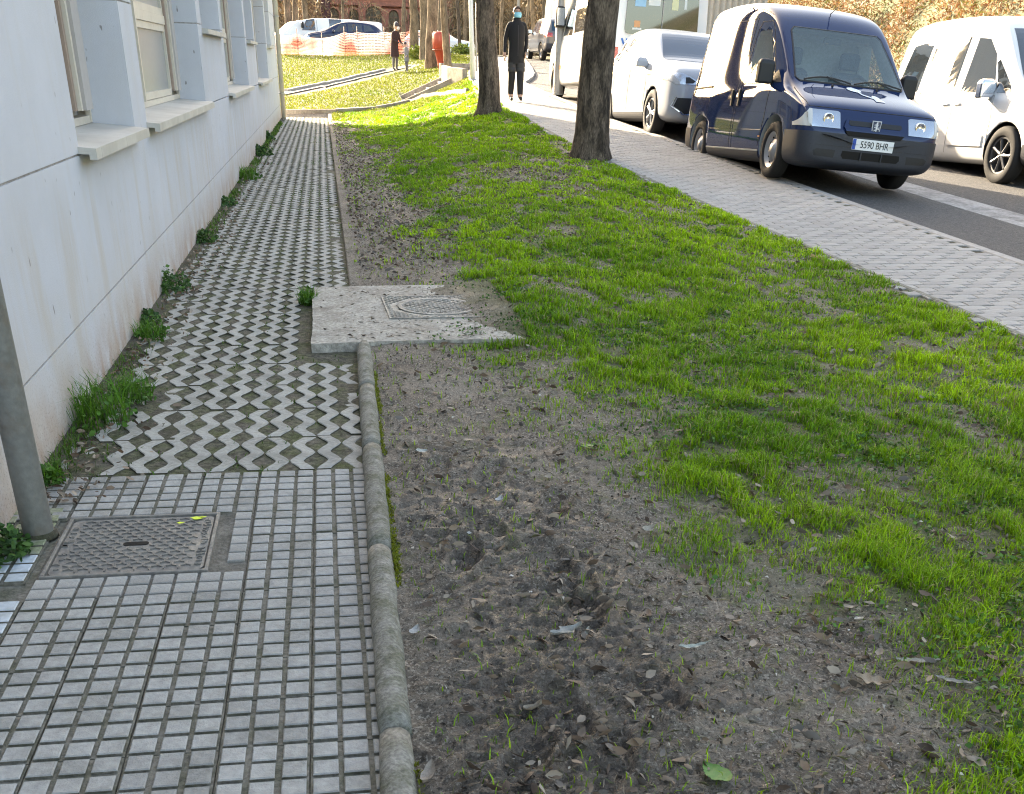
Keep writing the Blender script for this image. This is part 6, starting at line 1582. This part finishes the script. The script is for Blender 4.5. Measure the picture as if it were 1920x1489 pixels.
def walker(px_, py_, Y_, hgt, coat, leg, label, facing, hem, arms, hat, hood=None, bow=0.0):
    P_ = px_Y(px_, py_, Y_); k = hgt / 1.70
    root = empty('person', (P_[0], P_[1], float(HG(P_[0], P_[1])) + .01), rz=facing, label=label, cat='person'); root.scale = (k, k, k)
    J = {'pelvis': ((0, 0, .93), (.155, .125)), 'waist': ((0, -.01, 1.08), (.150, .12)), 'chest': ((0, -.03 - bow * .4, 1.27), (.170, .125)), 'shc': ((0, -.05 - bow * .7, 1.41), (.115, .085)), 'neck': ((0, -.07 - bow, 1.48), .056), 'head': ((0, -.10 - bow * 1.4, 1.60), (.082, .098)), 'crown': ((0, -.08 - bow * 1.2, 1.68), (.062, .07)),
         'sl': ((-.165, -.04 - bow * .6, 1.395), .064), 'el': (arms[0][0], .054), 'wl': (arms[0][1], .038), 'hl': (arms[0][2], .034), 'sr': ((.165, -.04 - bow * .6, 1.395), .064), 'er': (arms[1][0], .054), 'wr': (arms[1][1], .038), 'hr': (arms[1][2], .034),
         'tl': ((-.085, 0, .86), .10), 'kl': ((-.09, -.02, .50), .070), 'al': ((-.09, .02, .09), .048), 'fl': ((-.095, -.12, .04), (.04, .032)), 'tr': ((.085, 0, .86), .10), 'kr': ((.09, -.03, .50), .070), 'ar': ((.09, .0, .09), .048), 'fr': ((.095, -.14, .04), (.04, .032))}
    E = [('pelvis', 'waist'), ('waist', 'chest'), ('chest', 'shc'), ('shc', 'neck'), ('neck', 'head'), ('head', 'crown'), ('shc', 'sl'), ('sl', 'el'), ('el', 'wl'), ('wl', 'hl'), ('shc', 'sr'), ('sr', 'er'), ('er', 'wr'), ('wr', 'hr'), ('pelvis', 'tl'), ('tl', 'kl'), ('kl', 'al'), ('al', 'fl'), ('pelvis', 'tr'), ('tr', 'kr'), ('kr', 'ar'), ('ar', 'fr')]
    hands = [Vector(arms[0][2]), Vector(arms[1][2])]
    def fn(c):
        if c.z > 1.485: return 0
        if min((c - h_).length for h_ in hands) < .065: return 0
        return 3 if c.z < .075 else (1 if c.z > .80 else 2)
    me = skin_mesh(J, E, 1); paint_faces(me, [M_SKIN, coat, leg, M_SHOE], fn); link(bpy.data.objects.new('body', me), root)
    q = MB(); n = 18; prof = [(.20, .17, hem), (.19, .155, (hem + .95) / 2), (.172, .14, .95), (.165, .135, 1.1), (.185, .145, 1.28), (.15, .11, 1.42)]
    vs = []; fs = []
    for i, (a, b, z) in enumerate(prof):
        yy = -.03 * max(0, (z - .95)) * 2 - bow * .6 * max(0, z - 1.0) * 2
        for j in range(n): t = 2 * pi * j / n; vs.append((a * cos(t), b * sin(t) + yy, z))
    for i in range(len(prof) - 1):
        for j in range(n): fs.append((i * n + j, i * n + (j + 1) % n, (i + 1) * n + (j + 1) % n, (i + 1) * n + j))
    q.add(vs, fs); q.obj('coat', coat, root, True)
    hy = -.09 - bow * 1.35
    q = MB(); q.lathe([(.106, 1.625), (.110, 1.65), (.100, 1.70), (.07, 1.755), (.001, 1.775)], 16, 'z', (0, hy, 0)); q.obj('hat', hat, root, True)
    q = MB(); q.lathe([(.001, -.03), (.055, -.02), (.072, .0), (.06, .03)], 12, 'y', (0, hy - .10, 1.55)); q.obj('face_mask', M_WOOL if hood else M_SKIN, root, True)
    if hood:
        q = MB(); q.tube([(.125 * cos(a), hy + .02, 1.625 + .15 * sin(a)) for a in np.linspace(-.6, pi + .6, 15)], .028, 8); q.obj('fur_hood', hood, root, True)
    for h_ in hands:
        q = MB()
        for d in (-.024, -.008, .008, .024): q.tube([h_ + Vector((d * .4, d, -.01)), h_ + Vector((d * .4, d - .03, -.035)), h_ + Vector((d * .3, d - .04, -.06))], [.011, .010, .008], 5)
        q.tube([h_ + Vector((.015, -.02, .01)), h_ + Vector((.02, -.05, -.01))], [.011, .009], 5); q.obj('fingers', M_SKIN, root, True)
walker(741, 131, 49.4, 1.66, M_BRC, M_JEAN, 'person in a long dark brown coat and fur-edged hood bending to a child', .75, .52, [((-.22, -.10, 1.14), (-.10, -.28, 1.05), (-.02, -.36, 1.02)), ((.24, -.08, 1.14), (.20, -.26, .98), (.14, -.34, .94))], M_HAT, M_FUR, .05)
walker(763, 127, 49.0, 1.02, M_GRYC, M_JEAN, "small child in a grey coat and dark hat beside the bending person", -1.0, .62, [((-.22, -.06, 1.16), (-.20, -.24, 1.12), (-.16, -.34, 1.14)), ((.22, -.02, 1.14), (.22, -.14, .98), (.20, -.2, .92))], M_HAT)

# ================================================================ grass, weeds, leaf litter
def blades(name, X, Y, Z, hgt, wid, lean, col, seed, seg=2, parent=None, kind='stuff'):
    rs = np.random.RandomState(seed); n = len(X); a = rs.rand(n) * 2 * pi; b = a + pi / 2 + rs.normal(size=n) * .5
    dx, dy = np.cos(a), np.sin(a); ox, oy = np.cos(b), np.sin(b)
    P0 = np.stack([X, Y, Z - .006], 1); side_ = np.stack([dx, dy, 0 * dx], 1) * (wid / 2)[:, None]
    bend = (lean * hgt)[:, None] * np.stack([ox, oy, 0 * ox], 1)
    mid = P0 + bend * .32 + np.stack([0 * X, 0 * X, hgt * .60], 1)
    tip = P0 + bend + np.stack([0 * X, 0 * X, hgt * np.sqrt(np.clip(1 - .55 * lean ** 2, .15, 1))], 1)
    V = np.stack([P0 - side_, P0 + side_, mid - side_ * .8, mid + side_ * .8, tip], 1)
    base = np.arange(n)[:, None] * 5
    Q = base + np.array([[0, 1, 3, 2]]); T = base + np.array([[2, 3, 4]])
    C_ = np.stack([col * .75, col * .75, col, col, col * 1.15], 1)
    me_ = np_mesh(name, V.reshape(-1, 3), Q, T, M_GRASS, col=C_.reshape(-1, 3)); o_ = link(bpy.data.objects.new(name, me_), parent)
    if kind: o_['kind'] = kind
    return o_
def grass_cols(rs, n, x, y):
    t = np.clip(fbm(x * .9, y * .9, 3, 61) * 1.6 - .3 + rs.normal(size=n) * .18, 0, 1)[:, None]
    c = np.array([.125, .29, .010]) * (1 - t) + np.array([.36, .58, .016]) * t
    d = (rs.rand(n) < .10)[:, None]; c = np.where(d, np.array([.34, .29, .15]), c)
    return c * rs.uniform(.45, 1.3, (n, 1))
rs = np.random.RandomState(21)
N = 860000
Y = 1.55 * np.exp(rs.rand(N) * math.log(34.5 / 1.55)); X = .17 + rs.rand(N) * (Lx(Y) - .17)
g_ = grassy(X, Y); cl_ = fbm(X * 8, ly(Y, 6.0) * 8, 2, 71)
prob = g_ * np.clip((cl_ - .22) * 3.0, .08, 1) + .022 * (1 - g_)
pxx = CX + F_PX * ((np.stack([X, Y, 0 * X + .05 - CAM_H], 1)) @ RT) / ((np.stack([X, Y, 0 * X + .05 - CAM_H], 1)) @ FW)
inpad = (X < 1.12) & (Y > 6.0) & (Y < 7.8)
keep = (rs.rand(N) < prob) & (pxx < 2500) & ~inpad
X, Y, g_, cl_ = X[keep], Y[keep], g_[keep], cl_[keep]; n = len(X); print('blades', n)
hgt = (.016 + .052 * np.clip(cl_ * 1.9 - .45, 0, 1) * (.5 + .5 * g_)) * rs.uniform(.6, 1.35, n) * (1 + .25 * smooth((X - 2.2) / 1.5) * (Y < 6))
wid = .0034 * np.maximum(1, Y / 3.3) * rs.uniform(.7, 1.3, n); wid = np.minimum(wid, .024)
grass = blades('grass', X, Y, HG(X, Y), hgt, wid, rs.uniform(.15, .95, n), grass_cols(rs, n, X, Y), 5)
# sunlit far lawn
N = 180000
Y = 31.5 * np.exp(rs.rand(N) * math.log(62 / 31.5)); X = -9 + rs.rand(N) * 16.5
dp = np.full(N, 9.0)
for (a_, b_) in zip([np.array([-6, 38.7, 0])] + pp[:-1], pp):
    ab = np.array([b_[0] - a_[0], b_[1] - a_[1]]); tt = np.clip(((X - a_[0]) * ab[0] + (Y - a_[1]) * ab[1]) / (ab @ ab), 0, 1); dp = np.minimum(dp, np.hypot(X - a_[0] - tt * ab[0], Y - a_[1] - tt * ab[1]))
ok = (dp > .5) & (X < Lx(Y) - .05) & ((X > .2) | (Y > 34.6)) & ~((X > 2.5) & (X < 4.4) & (Y > 36.9) & (Y < 40.1))
X, Y = X[ok], Y[ok]; n = len(X)
c = np.array([.155, .20, .022]) * rs.uniform(.6, 1.25, (n, 1)) + np.array([.10, .05, .0]) * (fbm(X * .5, Y * .5, 3, 81)[:, None] - .3)
blades('far_grass', X, Y, HG(X, Y), rs.uniform(.03, .075, n), rs.uniform(.012, .03, n), rs.uniform(.2, .9, n), c, 6)
# broad-leaved weeds (clover and plantain) through the grass
N = 26000
def clover(rs, n):
    Y = 1.8 * np.exp(rs.rand(n * 3) * math.log(14 / 1.8)); X = .4 + rs.rand(n * 3) * (Lx(Y) - .5)
    p = grassy(X, Y) * smooth((fbm(X * 2.5, Y * 2.5, 3, 91) - .45) / .15); k = rs.rand(n * 3) < p; X, Y = X[k][:n], Y[k][:n]
    return np.stack([X, Y, HG(X, Y) + .008 + rs.rand(len(X)) * .03], 1)
leaves('clover', N, clover, (.010, .024), [(.06, .15, .02), (.09, .20, .03), (.045, .11, .02)], M_LEAF, nrm_up=.25, aspect=.8, seed=8)
# leaf litter
def litter(rs, n):
    Y = 1.6 * np.exp(rs.rand(n * 4) * math.log(30 / 1.6)); X = .2 + rs.rand(n * 4) * (Lx(Y) - .25)
    q_ = np.exp(-(((X - 2.35) / 1.0) ** 2 + ((Y - 13.8) / 3.0) ** 2)); e_ = np.exp(-((X - Lx(Y) + .25) / .3) ** 2)
    p = .085 + .5 * ((X < np.interp(Y, BY, BXX) + .3) & (Y > 8.5)) + .9 * q_ + .25 * np.exp(-((X - .45) / .4) ** 2) * (Y > 8) + .14 * smooth((fbm(X * 2, Y * 2, 3, 95) - .55) / .12) + .10 * e_ * (Y > 5)
    k = (rs.rand(n * 4) < p) & ~((X < 1.05) & (Y > 6) & (Y < 7.9)); X, Y = X[k][:n], Y[k][:n]
    return np.stack([X, Y, HG(X, Y) + .004 + rs.rand(len(X)) * .018], 1)
leaves('leaf_litter', 17000, litter, (.015, .052), [(.17, .12, .085), (.24, .18, .13), (.10, .072, .055), (.30, .25, .20), (.13, .115, .10)], M_LEAF, nrm_up=.16, aspect=.5, seed=9, bend=.25, fine=True)
# crumbs, twigs and pale chips on the mud
def crumbs(rs, n):
    Y = 1.6 * np.exp(rs.rand(n) * math.log(9 / 1.6)); X = .2 + rs.rand(n) * 3.2; return np.stack([X, Y, HG(X, Y) + .004], 1)
leaves('soil_crumbs', 9000, crumbs, (.005, .014), [(.09, .074, .06), (.12, .10, .085), (.07, .058, .05), (.15, .13, .11)], M_LEAF, nrm_up=.8, aspect=.8, seed=10, bend=.6)
leaves('pale_chips', 420, crumbs, (.008, .020), [(.50, .46, .40), (.42, .37, .30), (.60, .58, .54)], M_LEAF, nrm_up=.2, aspect=.55, seed=12)
leaves('dead_stalks', 9000, crumbs, (.012, .045), [(.20, .17, .125), (.15, .125, .10), (.26, .22, .17), (.15, .15, .075)], M_LEAF, nrm_up=.22, aspect=.07, seed=13)
def on_pad(rs, n):
    return np.stack([-.12 + rs.rand(n) ** .6 * 1.1, 6.1 + rs.rand(n) * 1.6, np.full(n, .054)], 1)
leaves('pad_debris', 420, on_pad, (.008, .05), [(.16, .13, .10), (.10, .08, .06), (.24, .20, .15)], M_LEAF, nrm_up=.05, aspect=.16, seed=16)
# leaves caught along the wall foot and in the lattice
def wall_litter(rs, n):
    Y = 3.8 + (rs.rand(n) ** 1.8) * 20; X = WALL_X + .03 + np.abs(rs.normal(size=n)) * .13; return np.stack([X, Y, .004 + rs.rand(n) * .03], 1)
leaves('wall_litter', 1100, wall_litter, (.012, .045), [(.17, .11, .075), (.25, .18, .13), (.10, .07, .05), (.32, .26, .20)], M_LEAF, nrm_up=.25, aspect=.5, seed=14, bend=.3, fine=True)
# moss and small weeds in the lattice openings
def gaps(n, seed):
    rs = np.random.RandomState(seed); r = rs.randint(0, 130, n); k = rs.randint(0, 12, n)
    r = (130 * (rs.rand(n) ** 1.4)).astype(int); Y = ly0 + LP_ * (r + .5 * (k % 2) + 0.0) ; X = PX1 - .01 - LC * k
    w_ = vnoise(X * 3, Y * .8, 99) ; kp = (rs.rand(n) < np.clip((w_ - .40) * 3, .03, 1)) & ~((X > -.25) & (Y > 5.95) & (Y < 7.85)); return X[kp], Y[kp], rs
X, Y, rs2 = gaps(9000, 33); n = len(X); X = X + rs2.normal(size=n) * .016; Y = Y + rs2.normal(size=n) * .03
blades('lattice_weeds', X, Y, 0 * X - .012, rs2.uniform(.012, .035, n), rs2.uniform(.004, .009, n) * np.maximum(1, Y / 8), rs2.uniform(.3, 1, n), np.array([.07, .14, .02]) * rs2.uniform(.6, 1.4, (n, 1)), 34, parent=None)
# moss cushions against the kerb
rs3 = np.random.RandomState(44); n = 9000
yy = 1.6 + rs3.rand(n) * 4.4; pm = vnoise(yy * 3.2, yy * 0 + 1, 7); kp = rs3.rand(n) < np.clip((pm - .38) * 3, 0, 1) * np.clip(1.25 - (yy - 1.6) / 4.5, .1, 1); yy = yy[kp]; n = len(yy)
xx = kx(yy) + .040 + np.abs(rs3.normal(size=n)) * .014; 
blades('kerb_moss', xx, yy, .012 + 0 * xx + np.maximum(0, .022 - (xx - kx(yy) - .04) * .6), rs3.uniform(.006, .016, n), rs3.uniform(.004, .008, n), rs3.uniform(.2, 1, n), np.array([.17, .20, .018]) * rs3.uniform(.6, 1.3, (n, 1)), 45)
rs5 = np.random.RandomState(77); n = 5000; yy = 4.0 + rs5.rand(n) ** 1.3 * 27; kp = rs5.rand(n) < np.clip((vnoise(yy * 1.7, yy * 0, 17) - .35) * 2.2, .02, 1); yy = yy[kp]; n = len(yy); xx = WALL_X + .015 + np.abs(rs5.normal(size=n)) * .055
blades('wall_foot_weeds', xx, yy, 0 * xx + .005, rs5.uniform(.02, .075, n), .005 * np.maximum(1, yy / 7), rs5.uniform(.4, 1.2, n), np.array([.08, .17, .02]) * rs5.uniform(.5, 1.4, (n, 1)), 78)
# weed clumps along the wall foot, each a plant of its own
WD = [(190, 790, .16, .26, 'tallest grassy weed clump against the wall, left of the silted lattice', 'mix'), (250, 745, .12, .14, 'low grassy weed beside the tallest wall clump', 'mix'), (285, 632, .11, .12, 'leafy grass weed at the wall below the ivy', 'mix'), (272, 605, .10, .10, 'small dark leafy weed at the wall under the ivy', 'leaf'), (318, 545, .16, .22, 'dark green ivy clump climbing the wall foot', 'leaf'), (378, 452, .16, .13, 'low leafy weed at the wall beyond the ivy', 'leaf'),
      (420, 385, .16, .12, 'reddish low weed at the wall halfway along', 'leaf'), (455, 335, .26, .20, 'bright green weed clump at the wall below the fourth window', 'mix'), (478, 290, .30, .22, 'bushy weed at the wall foot towards the far corner', 'leaf'), (488, 262, .30, .22, 'farthest weed clump at the wall before the corner', 'leaf'), (577, 568, .07, .13, 'grass tuft growing at the left edge of the concrete pad', 'mix'), (12, 1040, .08, .12, 'small leafy weed at the left edge behind the post', 'leaf'), (95, 905, .05, .09, 'grass tuft at the wall foot right of the steel post', 'mix')]
for i, (px_, py_, rad, hh_, lab, kd) in enumerate(WD):
    P_ = px_z(px_, py_, 0.0); e = empty('weed_clump', (P_[0], P_[1], 0), label=lab, cat='weed', group='weeds along the wall foot')
    rs4 = np.random.RandomState(100 + i); 
    def lf(rs, n):
        a = rs.rand(n) * 2 * pi; r_ = rad * np.sqrt(rs.rand(n)); z = .75 * hh_ * rs.rand(n) ** 1.4 * (1 - (r_ / rad) ** 2 * .8); x = np.maximum(r_ * np.cos(a), (WALL_X + .015) - P_[0]); return np.stack([x, r_ * np.sin(a) * 1.6, z + .01], 1)
    k_ = max(1.0, P_[1] / 9)
    if kd == 'leaf' or True:
        leaves('leaves', int((260 if kd == 'leaf' else 90)), lf, (.016 * k_, .038 * k_), [(.045, .11, .025), (.075, .16, .03), (.035, .085, .025)] if kd == 'leaf' else [(.07, .17, .02), (.05, .13, .02)], M_LEAF, nrm_up=.4, aspect=.75, seed=200 + i, kind=None, parent=e, fine=True)
    if kd == 'mix':
        n = 170; a = rs4.rand(n) * 2 * pi; r_ = rad * np.sqrt(rs4.rand(n)) * .8
        blades('blades', np.maximum(r_ * np.cos(a), WALL_X + .02 - P_[0]), r_ * np.sin(a) * 1.5, 0 * a, hh_ * rs4.uniform(.5, 1.1, n), .0045 * k_ * rs4.uniform(.7, 1.4, n), rs4.uniform(.3, 1.1, n), np.array([.085, .22, .018]) * rs4.uniform(.6, 1.3, (n, 1)), 300 + i, parent=e, kind=None)

# single leaves one can point to
def leaf_shape(L_, W_, lobes=0, serr=0.0, curl=.0, n=22):
    pts = []
    for i in range(n + 1):
        t = i / n; w_ = W_ * math.sin(pi * min(1, t ** .8)) ** .8
        if lobes: w_ *= .72 + .28 * math.cos(2 * pi * lobes * t)
        if serr: w_ *= 1 + serr * (1 if i % 2 else -1)
        pts.append((t * L_ - L_ / 2, w_))
    vs = []; fs = []
    for (x, w_) in pts:
        for s_ in (-1, -.5, 0, .5, 1): vs.append((x, s_ * w_ / 2, curl * (abs(s_) ** 1.5) * W_ * .5 + curl * .25 * L_ * (2 * x / L_) ** 2 + .0015 * math.sin(x * 220 + s_ * 3)))
    for i in range(n):
        for k in range(4): fs.append((i * 5 + k, i * 5 + k + 1, i * 5 + 6 + k, i * 5 + 5 + k))
    return vs, fs
LV = [(1342, 1458, .085, .050, 0, .07, .15, 1.9, (.075, .20, .035), 'fresh green serrated leaf lying on the mud at the bottom of the view'), (1062, 1193, .095, .060, 2, 0, .3, .4, (.30, .31, .29), 'large grey curled leaf on the churned mud'), (1100, 1195, .040, .026, 1, 0, .4, 1.0, (.33, .33, .30), 'small grey leaf touching the large grey leaf'),
      (1634, 1285, .085, .055, 3, 0, .25, -.4, (.30, .235, .165), 'lobed tan leaf at the edge of the lower grass'), (1300, 1219, .085, .014, 0, 0, .5, .05, (.36, .38, .34), 'narrow pale curled leaf on open mud'), (937, 944, .035, .026, 0, 0, .5, 1.0, (.42, .42, .42), 'small white leaf on dark mud beside the kerb'), (1438, 1500, .05, .03, 0, 0, .3, .6, (.2, .16, .12), None),
      (1000, 1330, .045, .030, 1, 0, .6, .2, (.30, .25, .19), 'small tan curled leaf below the honeycomb footprint'), (805, 1460, .065, .028, 0, 0, .5, 1.2, (.28, .24, .20), 'grey-brown leaf against the kerb at the bottom'), (778, 1190, .045, .024, 0, 0, .4, 1.1, (.34, .34, .33), 'pale leaf beside the moss on the kerb'), (1237, 712, .09, .055, 1, 0, .6, 1.2, (.20, .13, .09), 'upright brown leaf in the grass'),
      (1105, 842, .07, .045, 0, 0, .2, .1, (.10, .20, .05), 'flat green leaf on the bare soil beside the grass'), (1530, 490, .12, .08, 0, 0, .5, .3, (.55, .40, .22), 'bright tan leaf on the grass near the pavement'), (1720, 1245, .13, .018, 0, 0, .2, -.35, (.30, .29, .25), 'long strip-shaped pale leaf along the lower grass'), (1790, 1285, .10, .02, 0, 0, .3, -.5, (.26, .25, .22), 'shorter strip-shaped leaf below the long pale one'),
      (1590, 1145, .05, .02, 0, 0, .3, -.3, (.32, .27, .21), 'tan leaf at the tip of the bare soil'), (1610, 1167, .03, .018, 0, 0, .3, .1, (.48, .44, .38), 'small pale leaf on the soil below the tan one'), (790, 852, .05, .03, 0, 0, .3, .4, (.36, .38, .36), 'pale leaf on the mud near the upper kerb'), (1215, 1000, .05, .03, 0, 0, .5, .4, (.33, .30, .25), 'pale curled leaf at the front of the grass')]
for (px_, py_, L_, W_, lob, ser, curl, rz, col_, lab) in LV:
    if lab is None: continue
    P_ = px_z(px_, py_, .04)
    for _ in range(4): P_ = px_z(px_, py_, float(HG(P_[0], P_[1])))
    vs, fs = leaf_shape(L_ * 1.15, W_ * 1.15, lob, ser, curl); q = MB(); q.add(vs, fs)
    m_ = mat('leaf_%02d%02d%02d' % tuple(int(c * 99) for c in col_), col_, .55, var=.2, nscale=40, spec=.4, sub=.15)
    o = q.obj('fallen_leaf', m_, None, True, fix=False); o.location = (P_[0], P_[1], float(HG(P_[0], P_[1])) + .012); o.rotation_euler = (R.uniform(-.2, .2), R.uniform(-.2, .2), rz); tag(o, lab, 'leaf')
